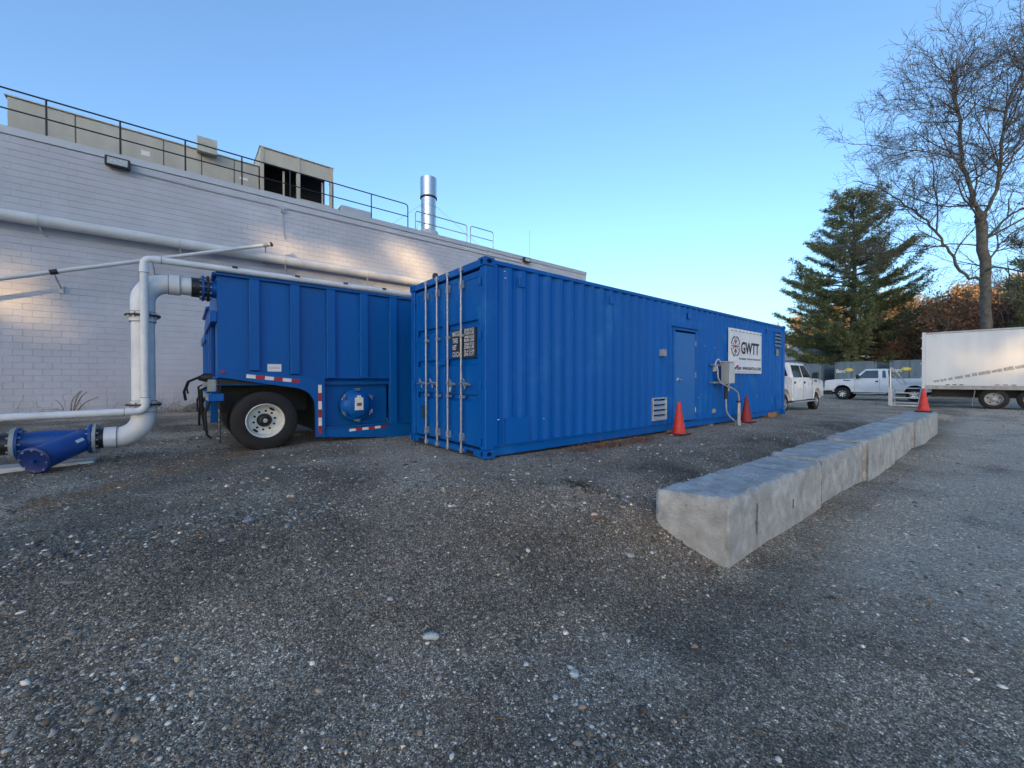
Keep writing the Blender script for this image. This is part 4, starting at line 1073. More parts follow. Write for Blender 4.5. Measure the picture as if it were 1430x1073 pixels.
for u in (.62, 1.53, 2.35, 3.1):
    MB().box(u, u + .07, SY - .055, SY + .055, zt + .035, zt + .062).build('pipe_clamp', BLACKM, sl)

# ------------------------------------------------------------------ blue Y strainer
ys = root_at('strainer', 'blue cast Y strainer with bolted flanges on a concrete strip', 'strainer', (-1.4, 8.18, .5))
flange((-1.0, RY, zbot), -X, .21, .035, GREYBOX, ys, 12); flange((-1.04, RY, zbot), -X, .205, .03, BLUE_V, ys, 12)
MB().lathe((-1.04, RY, zbot), -X, [(0, .15), (.10, .135), (.2, .14), (.3, .15), (.45, .15), (.56, .135), (.65, .15)], 28).build('body', BLUE_V, ys, smooth=True)
flange((-1.70, RY, zbot), -X, .205, .03, BLUE_V, ys, 12); flange((-1.737, RY, zbot), -X, .21, .04, GREYBOX, ys, 12)
MB().cyl((-1.75, RY, zbot), (-4.5, RY, zbot), RRr, 28).build('black_pipe', HDPE, ys, smooth=True)
b0 = Vector((-1.06, RY + .03, zbot + .01)); b1 = Vector((-1.43, 7.60, .70))
bd = (b1 - b0).normalized()
MB().lathe(b0, bd, [(0, .10), (.10, .145), (.2, .152), ((b1 - b0).length - .02, .150), ((b1 - b0).length, .150)], 32).build('strainer_leg', BLUE_V, ys, smooth=True)
cv = MB().lathe(b1, bd, [(-.02, .150), (-.02, .168), (.0, .172), (.022, .172), (.03, .164), (.036, .15), (.026, .12), (.026, 0)], 36).build('cover', mat('dark_blue_cover', (.004, .025, .14), .4, var=.1), ys, smooth=True)
MB().cyl(b1 + bd * .02, b1 + bd * .06, .022, 8).build('plug', BLUE_V, cv)
a_ = bd.orthogonal().normalized(); c_ = bd.cross(a_)
for q in range(8):
    t_ = 2 * math.pi * q / 8; pp = b1 + (a_ * math.cos(t_) + c_ * math.sin(t_)) * .142
    MB().cyl(pp + bd * .02, pp + bd * .045, .011, 6).build('bolt', GALV, cv)
m_ = b0.lerp(b1, .38); sd = bd.cross(Z).normalized(); upv = sd.cross(bd)
if sd.dot(Vector((0, -1, 0))) < 0: pass
out_ = (Vector((0.45, -.75, .35)) - bd * Vector((0.45, -.75, .35)).dot(bd)).normalized()
tv = bd.cross(out_)
mb = MB(); cpt = m_ + out_ * .1535
mb.hexa([cpt - bd * .055 - tv * .02 - out_ * .004, cpt + bd * .055 - tv * .02 - out_ * .004, cpt + bd * .055 + tv * .02 - out_ * .004, cpt - bd * .055 + tv * .02 - out_ * .004,
         cpt - bd * .055 - tv * .02 + out_ * .002, cpt + bd * .055 - tv * .02 + out_ * .002, cpt + bd * .055 + tv * .02 + out_ * .002, cpt - bd * .055 + tv * .02 + out_ * .002])
mb.build('name_plate', WHITET, ys)
o = MB().box(-1.90, -.98, 7.98, 8.36, .40, .575).build('concrete_strip', CONC_L, None, bevel=.015, seg=2)
tag(o, 'low pale concrete strip under the blue strainer', 'concrete strip')

# ------------------------------------------------------------------ vehicles
def arch_pts(cx, r, z0, n=10):
    return [(cx - r * math.cos(math.pi * i / n), z0 + r * math.sin(math.pi * i / n)) for i in range(n + 1)]

def pickup(label, loc, rz, crew, ground_z):
    """full-size pickup; local x: nose at x=0, tail at +x; side towards -y is the one seen"""
    t = thing('pickup_truck', label, 'pickup truck', (loc[0], loc[1], ground_z), rz, 'white pickup trucks')
    W = 1.98
    cabL = 2.62 if crew else 1.78          # from cowl to cab back
    x_c = 1.52                              # cowl / windscreen base
    x_b = x_c + cabL                        # cab back at beltline
    wb = 3.48 if not crew else 3.97
    xf = .98; xr = xf + wb; Ln = xr + 1.22
    zb, belt, hood = .52, 1.30, 1.22
    wr = .405; ar = .47
    # lower body: nose, hood, doors to the cab back
    prof = [(.04, .62), (.0, .84), (.015, 1.19), (.10, 1.29), (.5, 1.345), (x_c - .02, 1.40), (x_b, 1.41), (x_b, .50)]
    prof += [(x, z) for x, z in reversed(arch_pts(xf, ar, .52))]
    prof += [(xf - ar - .02, .60)]
    MB().prism(prof, (0, -W / 2, 0), X, Z, Y, W).build('body', WHITEP, t, smooth=True, bevel=.045, seg=3)
    # bed
    prof = [(x_b + .03, 1.40), (Ln, 1.42), (Ln, .62), (xr + ar + .02, .58)]
    prof += arch_pts(xr, ar, .52)[::-1]
    prof += [(x_b + .03, .52)]
    MB().prism(prof, (0, -W / 2 + .005, 0), X, Z, Y, W - .01).build('bed', WHITEP, t, smooth=True, bevel=.03, seg=2)
    MB().box(x_b + .08, Ln - .05, -W / 2 + .1, W / 2 - .1, 1.421, 1.426).build('bed_cavity', VOID, t)
    # greenhouse
    zr = 2.03
    xw = x_c + .62; xq = x_b - .10
    lo, hi = W / 2 - .02, W / 2 - .20
    pts = []
    for s in (-1, 1):
        pass
    gh = MB().hexa([(x_c, -lo, 1.39), (x_b - .01, -lo, 1.40), (x_b - .01, lo, 1.40), (x_c, lo, 1.39),
                    (xw, -hi, zr), (xq, -hi, zr), (xq, hi, zr), (xw, hi, zr)]).build('cab', WHITEP, t, smooth=True, bevel=.05, seg=3)
    def side_pt(x, z, s, off):     # a point on the sloping cab side
        f = (z - 1.395) / (zr - 1.395); return (x, s * (lo + (hi - lo) * f + off), z)
    def pane(name, poly, s, m=GLASS, off=.006):
        mb = MB(); mb.v = [side_pt(x, z, s, off) for x, z in poly]; mb.f = [tuple(range(len(poly)))]; return mb.build(name, m, t)
    zl, zh = 1.435, 1.93
    bx = x_c + 1.30                   # B pillar
    slope = (xw - x_c) / (zr - 1.39)
    for s in (-1, 1):
        pane('side_window', [(x_c + .20 + .03, zl), (x_c + .20 + slope * (zh - zl) * .95, zh), (bx - .06, zh), (bx - .02, zl)], s)
        if crew: pane('side_window', [(bx + .08, zl), (bx + .06, zh), (x_b - .26, zh), (x_b - .17, zl)], s)
        else: pane('side_window', [(bx + .16, zl + .02), (bx + .15, zh - .02), (x_b - .19, zh - .02), (x_b - .13, zl + .02)], s)
        # door seams and handle
        for xs in ([x_c + .10, bx + .02] + ([x_b - .12] if crew else [])):
            MB().box(xs, xs + .012, s * (W / 2 - .004) - .004, s * (W / 2 - .004) + .006 * s + .002, .58, 1.38).build('door_seam', BLACKM, t)
        for xs in ([bx - .17] + ([x_b - .30] if crew else [])):
            MB().box(xs, xs + .15, s * W / 2 - .004, s * W / 2 + .03 * s, 1.10, 1.20) if False else MB().box(xs, xs + .15, min(s * W / 2, s * (W / 2 + .028)), max(s * W / 2, s * (W / 2 + .028)), 1.18, 1.27).build('door_handle', BLACKM, t, bevel=.008)
        MB().box(x_c - .50, x_c - .12, min(s * W / 2, s * (W / 2 + .008)), max(s * W / 2, s * (W / 2 + .008)), 1.26, 1.32).build('fender_vent', BLACKM, t)
        MB().hexa([(x_c + .16, s * (W / 2 + .02), 1.40), (x_c + .36, s * (W / 2 + .02), 1.40), (x_c + .36, s * (W / 2 + .26), 1.40), (x_c + .20, s * (W / 2 + .26), 1.40),
                   (x_c + .20, s * (W / 2 + .04), 1.64), (x_c + .34, s * (W / 2 + .04), 1.64), (x_c + .34, s * (W / 2 + .25), 1.66), (x_c + .22, s * (W / 2 + .25), 1.66)]).build('mirror', BLACKM, t, bevel=.02)
        MB().box(x_c + .05, x_b - .1, min(s * (W / 2 - .02), s * (W / 2 + .08)), max(s * (W / 2 - .02), s * (W / 2 + .08)), .42, .47).build('running_board', ALU, t, bevel=.01)
        # wheel-arch flare
        for xc in (xf, xr):
            o_ = arch_pts(xc, ar + .06, .52, 14); i_ = arch_pts(xc, ar - .005, .52, 14)
            mb = MB(); k = len(o_)
            y_ = s * (W / 2 + .018)
            mb.v = [(x, y_, z) for x, z in o_] + [(x, y_ , z) for x, z in i_] + [(x, s * (W / 2 - .03), z) for x, z in o_]
            for q in range(k - 1): mb.f += [(q, q + 1, k + q + 1, k + q), (q, q + 1, 2 * k + q + 1, 2 * k + q)]
            mb.build('arch_flare', WHITEP, t, smooth=True)
            MB().prism(arch_pts(xc, ar - .003, .5, 12), (0, s * (W / 2 - .35), 0), X, Z, Y * s, .01).build('arch_liner', VOID, t)
    mb = MB(); mb.v = [(x_c + .07, -lo + .12, 1.46), (xw - .045, -hi + .1, zr - .07), (xw - .045, hi - .1, zr - .07), (x_c + .07, lo - .12, 1.46)]
    mb.v = [(a - .012, b, c + .014) for a, b, c in mb.v]; mb.f = [(0, 1, 2, 3)]; mb.build('windscreen', GLASS, t)
    mb = MB(); mb.v = [(x_b - .012, -lo + .16, 1.49), (xq + .022, -hi + .12, zr - .10), (xq + .022, hi - .12, zr - .10), (x_b - .012, lo - .16, 1.49)]
    mb.v = [(a + .004, b, c) for a, b, c in mb.v]; mb.f = [(3, 2, 1, 0)]; mb.build('rear_window', GLASS, t)
    MB().box(-.02, .03, -.62, .62, .84, 1.22).build('grille', BLACKM, t, bevel=.01)
    for s in (-1, 1):
        MB().box(-.015, .16, s * .80 - .15, s * .80 + .15, .98, 1.24).build('headlight', mat('lamp_glass', (.5, .52, .55), .15, var=.05), t, bevel=.03)
        MB().box(Ln - .06, Ln + .012, s * .90 - .06, s * .90 + .06, .95, 1.25).build('tail_light', REDT, t, bevel=.01)
    MB().box(-.12, .06, -.98, .98, .56, .78).build('front_bumper', CHROME, t, bevel=.04, seg=2)
    MB().box(Ln - .02, Ln + .12, -.96, .96, .52, .70).build('rear_bumper', CHROME, t, bevel=.03, seg=2)
    MB().box(.3, Ln - .3, -.6, .6, .38, .60).build('chassis', BLACKM, t)
    for xc in (xf, xr):
        for s in (-1, 1):
            wheel(t, xc, s * (W / 2 - .015), wr, wr, .25, .235, CHROME, 'alloy', s)
    return t
# side-on pickup: nose towards +Y (left), body running to -Y; seen side faces -X
p2 = pickup('white single cab pickup parked side-on beyond the yard, nose to the left', (35.5, 8.15), R(-90), False, .345)
# pickup beyond the container: nose to +X
p1 = pickup('white crew cab pickup half hidden behind the far end of the container', (22.75, 6.4), R(180), True, .345)

# box truck: rear at y=2.7, running towards -Y, seen side faces -X
bt = root_at('box_truck', 'white box truck with faded diagonal lettering and dual rear axles', 'box truck', (29.5, -2, .34))
TU, TB, TT = 28.3, 1.40, 3.95
MB().box(TU, TU + 2.5, -5.2, 2.66, TB, TT - .06).build('cargo_box', BOXW, bt, bevel=.01)
for v in np.arange(-5.0, 2.5, .58):
    MB().box(TU - .004, TU - .0005, v, v + .045, TB + .12, TT - .16).build('panel_strip', BOXW, bt)
MB().box(TU - .02, TU + 2.52, -5.22, 2.68, TT - .059, TT + .03).build('roof_cap', mat('dusty_roof_cap', (.45, .44, .42), .6), bt, bevel=.02)
MB().box(TU - .03, TU + .06, 2.665, 2.78, TB - .55, TT + .05).build('rear_post', BOXW, bt, bevel=.01)
MB().box(TU + 2.44, TU + 2.53, 2.665, 2.78, TB - .3, TT + .05).build('rear_post', BOXW, bt, bevel=.01)
for zz in (1.75, 2.45, 3.2, 3.7):
    MB().box(TU - .05, TU - .032, 2.70, 2.82, zz, zz + .06).build('hinge', ALU, bt)
MB().box(TU - .012, TU + 2.5, -5.2, 2.66, TB - .17, TB - .004).build('sill_rail', mat('dull_rail', (.38, .38, .36), .6, var=.15, scale=8), bt)
for v in (-3.2, -2.95, -2.7, -.15, .09, .33, 1.40, 1.62, 1.84):
    MB().box(TU - .008, TU - .0045, v, v + .13, TB + .03, TB + .065).build('reflector', REDT if v < 1 else BLACKM, bt)
# faded stencil lettering climbing to the right
dirv = Vector((0, -1, .245)).normalized(); upd = Vector((0, .245, 1)).normalized()
text('FAR TRUCK RENTAL LEASING', .17, (TU - .007, 2.36, 1.53), dirv, upd, mat('faded_print', (.27, .28, .29), .7, var=.3, scale=14), bt, width=3.3, bold=.014) if False else None
lt = mat('faded_print', (.36, .37, .38), .7, var=.25, scale=14)
sx = 2.36
k_ = 0
while sx > -4.6:
    wq = rnd.uniform(.06, .2) * (1 + .12 * k_); hq = .13 + .006 * k_
    o0 = Vector((TU - .0065, sx, 1.52 + (2.36 - sx) * .245))
    mb = MB(); a = o0; b = o0 + dirv * wq
    e0 = upd * rnd.uniform(0, .03); e1 = upd * (hq - rnd.uniform(0, .03))
    mb.add([a + e0, b + e0 * .4, b + e1, a + e1 * rnd.uniform(.75, 1)], [(0, 1, 2, 3)]); mb.build('faded_lettering', lt, bt, recalc=False)
    sx -= wq + rnd.choice([.015, .02, .03, .06]); k_ += 1
    if k_ > 34: break
for v in (.49, -.62):
    for (uo, f) in ((TU + .14, -1), (TU + 2.36, 1)):
        # wheels have their axis along X here: build along Y under a turned carrier part
        c = Vector((uo, v, .34 + .465))
        ax = Vector((f, 0, 0))
        ty = MB().lathe(c, ax, [(-.5, .28), (-.5, .42), (-.46, .465), (-.27, .465), (-.26, .43), (-.24, .43), (-.23, .465), (-.05, .465), (-.015, .45), (0, .41), (.01, .36), (.01, .30), (-.02, .28)], 40).build('tyre', DARK, bt, smooth=True)
        rm = MB().lathe(c, ax, [(-.0, .285), (.006, .275), (-.02, .255), (-.12, .235), (-.125, .12), (-.06, .11), (-.03, .06), (-.028, 0)], 36).build('rim', mat('dull_wheel', (.36, .37, .38), .5, .3, var=.1), bt, smooth=True)
        for q in range(5):
            a = 2 * math.pi * q / 5 + .3
            p = c + Vector((0, math.cos(a), math.sin(a))) * .185 + ax * -.115
            MB().cyl(p - ax * .01, p + ax * .004, .03, 10).build('hand_hole', VOID, rm)
    MB().cyl((TU + .3, v, .8), (TU + 2.2, v, .8), .08, 10).build('axle', BLACKM, bt)
MB().box(TU + .7, TU + .85, -7.2, 2.5, .85, 1.22).build('chassis_rail', BLACKM, bt)
MB().box(TU + 1.65, TU + 1.8, -7.2, 2.5, .85, 1.22).build('chassis_rail', BLACKM, bt)
MB().hexa([(TU + .02, 1.12, .48), (TU + .6, 1.12, .48), (TU + .6, 1.14, .48), (TU + .02, 1.14, .48), (TU + .02, 1.04, 1.2), (TU + .6, 1.04, 1.2), (TU + .6, 1.06, 1.2), (TU + .02, 1.06, 1.2)]).build('mud_flap', mat('grey_flap', (.25, .26, .26), .7), bt)
cabp = [(-5.35, .75), (-5.35, 3.0), (-6.4, 3.0), (-6.9, 2.1), (-8.0, 1.9), (-8.15, 1.1), (-8.1, .75)]
MB().prism([(y, z) for y, z in cabp], (TU + .1, 0, 0), Y, Z, X, 2.3).build('cab', WHITEP, bt, bevel=.06, seg=3, smooth=True)
MB().prism([(-5.55, 2.05), (-5.55, 2.8), (-6.3, 2.8), (-6.7, 2.08)], (TU + .094, 0, 0), Y, Z, X, .004).build('cab_window', GLASS, bt)
for (uo, f) in ((TU + .14, -1), (TU + 2.36, 1)):
    MB().lathe((uo, -7.2, .34 + .465), (f, 0, 0), [(-.28, .28), (-.28, .42), (-.24, .465), (-.05, .465), (0, .41), (.01, .30), (-.02, .28), (-.1, .24), (-.1, 0)], 36).build('tyre', DARK, bt, smooth=True)

# portable aluminium steps behind the truck
st = root_at('portable_steps', 'aluminium portable steps with a handrail behind the white box truck', 'steps', (28.6, 3.2, .35))
for v in (2.86, 3.86):
    MB().hexa([(28.0, v - .03, .34), (28.12, v - .03, .34), (28.12, v + .03, .34), (28.0, v + .03, .34), (29.0, v - .03, 1.26), (29.12, v - .03, 1.26), (29.12, v + .03, 1.26), (29.0, v + .03, 1.26)]).build('stringer', ALU, st)
    MB().box(29.05, 29.11, v - .028, v + .028, .34, 1.25).build('leg', ALU, st)
for i in range(4):
    zz = .50 + i * .24; u = 28.06 + i * .26
    MB().box(u, u + .28, 2.895, 3.825, zz, zz + .045).build('tread', ALU, st, bevel=.004)
MB().box(27.98, 28.04, 3.80, 3.95, .34, 1.28).build('side_panel', ALU, st)
MB().box(28.0, 28.04, 2.80, 3.80, .36, .42).build('foot_bar', ALU, st)
MB().tube([(28.02, 3.88, 1.2), (28.02, 3.88, 2.28), (28.06, 3.86, 2.32), (28.35, 3.6, 1.9), (28.6, 3.35, 1.45)], .028, 8).build('handrail', ALU, st, smooth=True)
MB().tube([(28.05, 3.82, 1.95), (28.4, 3.5, 1.42)], .022, 8).build('mid_rail', ALU, st, smooth=True)

# ------------------------------------------------------------------ slate storage containers beyond the yard
def storage(va, vb, zt_, label, letters):
    u0 = 45.0; z0 = .38
    t = root_at('storage_container', label, 'storage container', (u0, (va + vb) / 2, z0), 'slate storage containers at the back of the yard')
    MB().box(u0 + .06, u0 + 6.0, va + .04, vb - .04, z0 + .1, zt_ - .05).build('body', STOREG, t)
    for (y, s) in ((va, 1), (vb, -1)):
        MB().strip(corr_profile(u0 + .1, u0 + 5.9, .05, .6), (0, y, z0 + .14), X, Y * s, Z, zt_ - z0 - .24).build('side_panel', STOREG, t, recalc=False)
        MB().box(u0 - .01, u0 + .13, min(y, y + s * .13), max(y, y + s * .13), z0, zt_).build('corner_post', STOREG, t, bevel=.01)
        for zz in (z0, zt_ - .12):
            MB().box(u0 - .03, u0 + .16, min(y - s * .02, y + s * .16), max(y - s * .02, y + s * .16), zz - .01, zz + .13).build('corner_casting', mat('casting_slate', (.05, .06, .07), .6), t, bevel=.01)
    MB().box(u0 - .0, u0 + .12, va + .13, vb - .13, zt_ - .12, zt_ - .01).build('header', STOREG, t)
    MB().box(u0 - .0, u0 + .12, va + .13, vb - .13, z0 + .01, z0 + .16).build('sill', STOREG, t)
    n = 5; wd = (vb - va - .3) / n
    for i in range(n):
        a = va + .15 + i * wd
        MB().box(u0 + .02, u0 + .058, a + .03, a + wd - .03, z0 + .18, zt_ - .14).build('door_panel', STOREG, t, bevel=.008)
    for f in (.3, .45, .56, .7):
        v = va + (vb - va) * f
        MB().cyl((u0 - .0, v, z0 + .1), (u0 - .0, v, zt_ - .1), .02, 6).build('locking_bar', STOREG, t)
    if letters:
        text(letters, .30, (u0 - .03, vb - .13, zt_ - .95), -Y, Z, PRINTW, t, width=.62, bold=.01)
        c = (va + (vb - va) * (.64 if letters == 'Barc' else .62), zt_ - .72)
        mb = MB(); n = 24
        mb.v = [(u0 - .028, c[0] + .30 * math.cos(2 * math.pi * i / n), c[1] + .15 * math.sin(2 * math.pi * i / n)) for i in range(n)]; mb.f = [tuple(range(n))]
        mb.build('oval_emblem', YELLOW, t)
        mb = MB(); mb.v = [(u0 - .031, c[0] + .15 * math.cos(2 * math.pi * i / n), c[1] + .05 * math.sin(2 * math.pi * i / n)) for i in range(n)]; mb.f = [tuple(range(n))]
        mb.build('oval_centre', mat('pale_yellow_print', (.6, .58, .3), .6), t)
    return t
storage(10.9, 13.5, 3.16, 'slate storage container seen just right of the blue container', '')
storage(7.1, 9.9, 3.24, 'slate storage container with yellow oval behind the single cab pickup roof', 'Barc')
storage(3.5, 6.3, 3.26, 'slate storage container with yellow oval partly behind the box truck', 'Barc')

# pale house far behind
hs = root_at('house', 'pale gabled house far behind the storage containers', 'house', (77, 21, .4))
MB().box(75, 83, 17.5, 25, .2, 4.6).build('wall', HOUSE, hs)
MB().prism([(17.2, 4.62), (25.3, 4.62), (21.25, 7.4)], (74.8, 0, 0), Y, Z, X, 8.4).build('roof', HROOF, hs)
MB().prism([(17.9, 4.70), (24.6, 4.70), (21.25, 7.0)], (74.77, 0, 0), Y, Z, X, .02).build('gable', HOUSE, hs)
for v in (19.3, 22.6):
    wf = MB().box(74.94, 74.995, v, v + 1.0, 2.2, 3.6).build('window', WHITEP, hs); MB().box(74.92, 74.938, v + .1, v + .9, 2.3, 3.5).build('pane', GLASS, wf)

# ------------------------------------------------------------------ trees
CR = Vector((.7768, -.6298, 0)); CF = Vector((.6298, .7768, 0))
def tube_arrays(branches):
    """branches: list of (points Nx3, radii N); returns verts, tris"""
    Vs, Ts, k = [], [], 0
    for P, Rr in branches:
        P = np.asarray(P, dtype=float); Rr = np.asarray(Rr, dtype=float); n = len(P)
        m = 8 if Rr[0] > .12 else (5 if Rr[0] > .035 else 3)
        t = np.gradient(P, axis=0); t /= np.linalg.norm(t, axis=1)[:, None] + 1e-9
        ref = np.array([0.31, .17, .93]) if abs(t[0][2]) < .8 else np.array([.9, .2, .1])
        a = np.cross(t, ref); a /= np.linalg.norm(a, axis=1)[:, None] + 1e-9; b = np.cross(t, a)
        th = np.arange(m) * 2 * np.pi / m
        ring = P[:, None, :] + Rr[:, None, None] * (a[:, None, :] * np.cos(th)[None, :, None] + b[:, None, :] * np.sin(th)[None, :, None])
        Vs.append(ring.reshape(-1, 3))
        i = np.arange(n - 1)[:, None] * m; j = np.arange(m)[None, :]; j2 = (j + 1) % m
        A = (k + i + j).ravel(); B = (k + i + j2).ravel(); C = (k + i + m + j2).ravel(); D = (k + i + m + j).ravel()
        Ts.append(np.stack([A, B, C], 1)); Ts.append(np.stack([A, C, D], 1)); k += n * m
    return np.concatenate(Vs), np.concatenate(Ts)

def unit(v): return v / (np.linalg.norm(v) + 1e-9)
def grow(branches, P, Rr, level, g, maxlev, dens=1.0, up=.25, tips=None):
    """side branches along a limb"""
    n = len(P); L = np.sum(np.linalg.norm(np.diff(P, axis=0), axis=1))
    if level > maxlev: 
        return
    cnt = int(dens * {1: L / .36, 2: L / .24, 3: L / .2}[min(level, 3)])
    for c in range(cnt):
        f = g.uniform(.22 if level == 1 else .15, 1.0)
        x = f * (n - 1); i = min(int(x), n - 2); fr = x - i
        p = P[i] * (1 - fr) + P[i + 1] * fr; r0 = (Rr[i] * (1 - fr) + Rr[i + 1] * fr)
        d = unit(P[i + 1] - P[i])
        side = unit(np.cross(d, g.normal(size=3)))
        ang = g.uniform(.5, 1.05)
        nd = unit(d * math.cos(ang) + side * math.sin(ang) + np.array([0, 0, up * g.uniform(-.3, 1.2)]))
        ln = {1: g.uniform(1.8, 4.8), 2: g.uniform(.9, 2.0), 3: g.uniform(.4, 1.0)}[min(level, 3)] * (1.15 - .55 * f)
        r1 = min(r0 * .6, {1: .055, 2: .028, 3: .018}[min(level, 3)] * g.uniform(.7, 1.1)); r1 = max(r1, .010)
        m = {1: 7, 2: 5, 3: 3}[min(level, 3)]
        q = [p]; dd = nd
        for s_ in range(m):
            dd = unit(dd + g.normal(size=3) * .14 + np.array([0, 0, up * .10])); q.append(q[-1] + dd * ln / m)
        Q = np.array(q); RR = np.linspace(r1, .0075, m + 1)
        branches.append((Q, RR))
        if tips is not None and level >= maxlev - 1: tips.append(Q[-1]); tips.append(Q[len(Q) // 2])
        grow(branches, Q, RR, level + 1, g, maxlev, dens, up, tips)

def big_bare_tree():
    g = np.random.default_rng(5)
    base = np.array([41.6, 1.0, .35]); k = 27 / 565.
    def P(px, py, dep=0.0):
        return base * [1, 1, 0] + np.array(CR) * (px - 1378) * k + np.array(CF) * dep + np.array([0, 0, 1.7 - (py - 530) * k])
    limbs = [
        ([(1379, 562, 0), (1377, 480, 0), (1375, 440, 0), (1372, 380, 0), (1368, 325, 0), (1365, 300, 0)], .50, .40, None),
        ([(1366, 308, 0), (1360, 268, .3), (1348, 215, .4), (1347, 150, .6), (1345, 95, .9), (1352, 55, 1.2), (1356, 20, 1.4)], .33, .05, 1),
        ([(1366, 308, 0), (1377, 270, -.4), (1375, 210, -.8), (1376, 160, -1), (1392, 105, -1.4), (1400, 60, -1.6), (1404, 25, -2)], .28, .05, 1),
        ([(1368, 392, 0), (1350, 383, .2), (1330, 352, .3), (1316, 325, .5), (1301, 300, .8), (1284, 280, 1), (1267, 262, 1.3), (1240, 245, 1.5), (1215, 238, 1.6)], .20, .03, 1),
        ([(1316, 325, .5), (1310, 290, .2), (1296, 255, -.2), (1288, 225, -.4), (1270, 200, -.5)], .10, .02, 1),
        ([(1350, 222, .4), (1330, 210, .8), (1310, 200, 1.2), (1285, 190, 1.8), (1255, 178, 2.3), (1225, 172, 2.6)], .11, .02, 1),
        ([(1348, 180, .5), (1330, 155, 0), (1308, 138, -.6), (1285, 128, -1)], .085, .02, 1),
        ([(1346, 130, .7), (1330, 100, 1), (1312, 82, 1.6), (1300, 72, 2)], .07, .018, 1),
        ([(1361, 275, .2), (1345, 262, -.6), (1322, 262, -1.6), (1290, 250, -2.6), (1262, 250, -3.2)], .10, .018, 1),
        ([(1370, 345, 0), (1345, 335, 1), (1310, 340, 2.2), (1280, 335, 3), (1245, 330, 3.4)], .09, .018, 1),
        ([(1370, 340, 0), (1385, 315, -.4), (1402, 300, -.8), (1425, 308, -1.2), (1450, 290, -1.5), (1480, 250, -2)], .17, .03, 1),
        ([(1374, 375, 0), (1392, 352, .3), (1412, 335, .6), (1440, 315, 1), (1480, 300, 1.3)], .14, .03, 1),
        ([(1377, 268, -.4), (1395, 240, -.2), (1418, 212, .2), (1440, 195, .4), (1470, 160, .8)], .13, .02, 1),
        ([(1376, 200, -.8), (1395, 170, -.6), (1415, 130, -.2), (1428, 90, 0), (1432, 50, .2)], .10, .02, 1),
        ([(1374, 230, -.8), (1390, 205, -2), (1405, 170, -3), (1412, 120, -4)], .09, .02, 1),
        ([(1362, 290, 0), (1350, 270, 2), (1338, 240, 3.6), (1335, 200, 5)], .11, .02, 1),
    ]
    br = []
    main = []
    for li_, (pts, r0, r1, lev) in enumerate(limbs):
        pts = [(a, 35 + (b - 35) * 1.0 if b > 120 else 120 - (120 - b) * .42, c) for a, b, c in pts]
        if li_ in (1, 2): r0 *= .8
        P0 = np.array([P(*p) for p in pts])
        # smooth + jitter
        t = np.linspace(0, len(P0) - 1, (len(P0) - 1) * 4 + 1); i = np.minimum(t.astype(int), len(P0) - 2); f = (t - i)[:, None]
        pm = P0[np.maximum(i - 1, 0)]; p0 = P0[i]; p1 = P0[i + 1]; pn = P0[np.minimum(i + 2, len(P0) - 1)]
        Q = .5 * (2 * p0 + (p1 - pm) * f + (2 * pm - 5 * p0 + 4 * p1 - pn) * f ** 2 + (3 * p0 - pm - 3 * p1 + pn) * f ** 3)
        Q[1:] += g.normal(size=Q[1:].shape) * min(.05, r0 * .2)
        r0 *= .50; Rr = np.linspace(r0, max(r1 * .7, .016), len(Q)); main.append((Q, Rr))
        if lev: grow(br, Q, Rr, 1, g, 3, 0.72, .17)
        if li_ in (0, 1, 2):          # secondary limbs fanning out of the stems
            for c_ in range(4 if li_ == 0 else 17):
                f = g.uniform(.6, 1) if li_ == 0 else g.uniform(.05, .92); i_ = min(int(f * (len(Q) - 1)), len(Q) - 2)
                az_ = g.uniform(0, 6.283); el_ = g.uniform(.25, .95); dd = np.array([math.cos(az_) * math.cos(el_), math.sin(az_) * math.cos(el_), math.sin(el_)])
                Ls = g.uniform(3.2, 6.6) * (1.1 - .72 * f) if li_ else g.uniform(4, 7); q = [Q[i_]]
                for s_ in range(9): dd = unit(dd + g.normal(size=3) * .10 + np.array([0, 0, .03])); q.append(q[-1] + dd * Ls / 9)
                q = np.array(q); rr = np.linspace(min(.07, Rr[i_] * .55), .014, 10); main.append((q, rr)); grow(br, q, rr, 1, g, 3, .62, .17)
    t = root_at('bare_tree', 'tall leafless tree towering behind the white box truck', 'tree', tuple(base))
    V_, T_ = tube_arrays(main); fast_mesh('trunk', V_ - base, T_, BARK, parent=t, smooth=True)
    V_, T_ = tube_arrays(br); fast_mesh('crown', V_ - base, T_, BARK, parent=t)
    return t
big_bare_tree()

def needle_tris(P, D, Ln, Wd, cols, g):
    """one thin triangle per needle spray"""
    n = len(P)
    s = np.cross(D, g.normal(size=(n, 3))); s /= np.linalg.norm(s, axis=1)[:, None] + 1e-9
    V_ = np.empty((n, 3, 3)); V_[:, 0] = P - s * Wd[:, None]; V_[:, 1] = P + s * Wd[:, None]; V_[:, 2] = P + D * Ln[:, None]
    C = np.repeat(cols, 3, axis=0)
    return V_.reshape(-1, 3), np.arange(n * 3).reshape(-1, 3), C

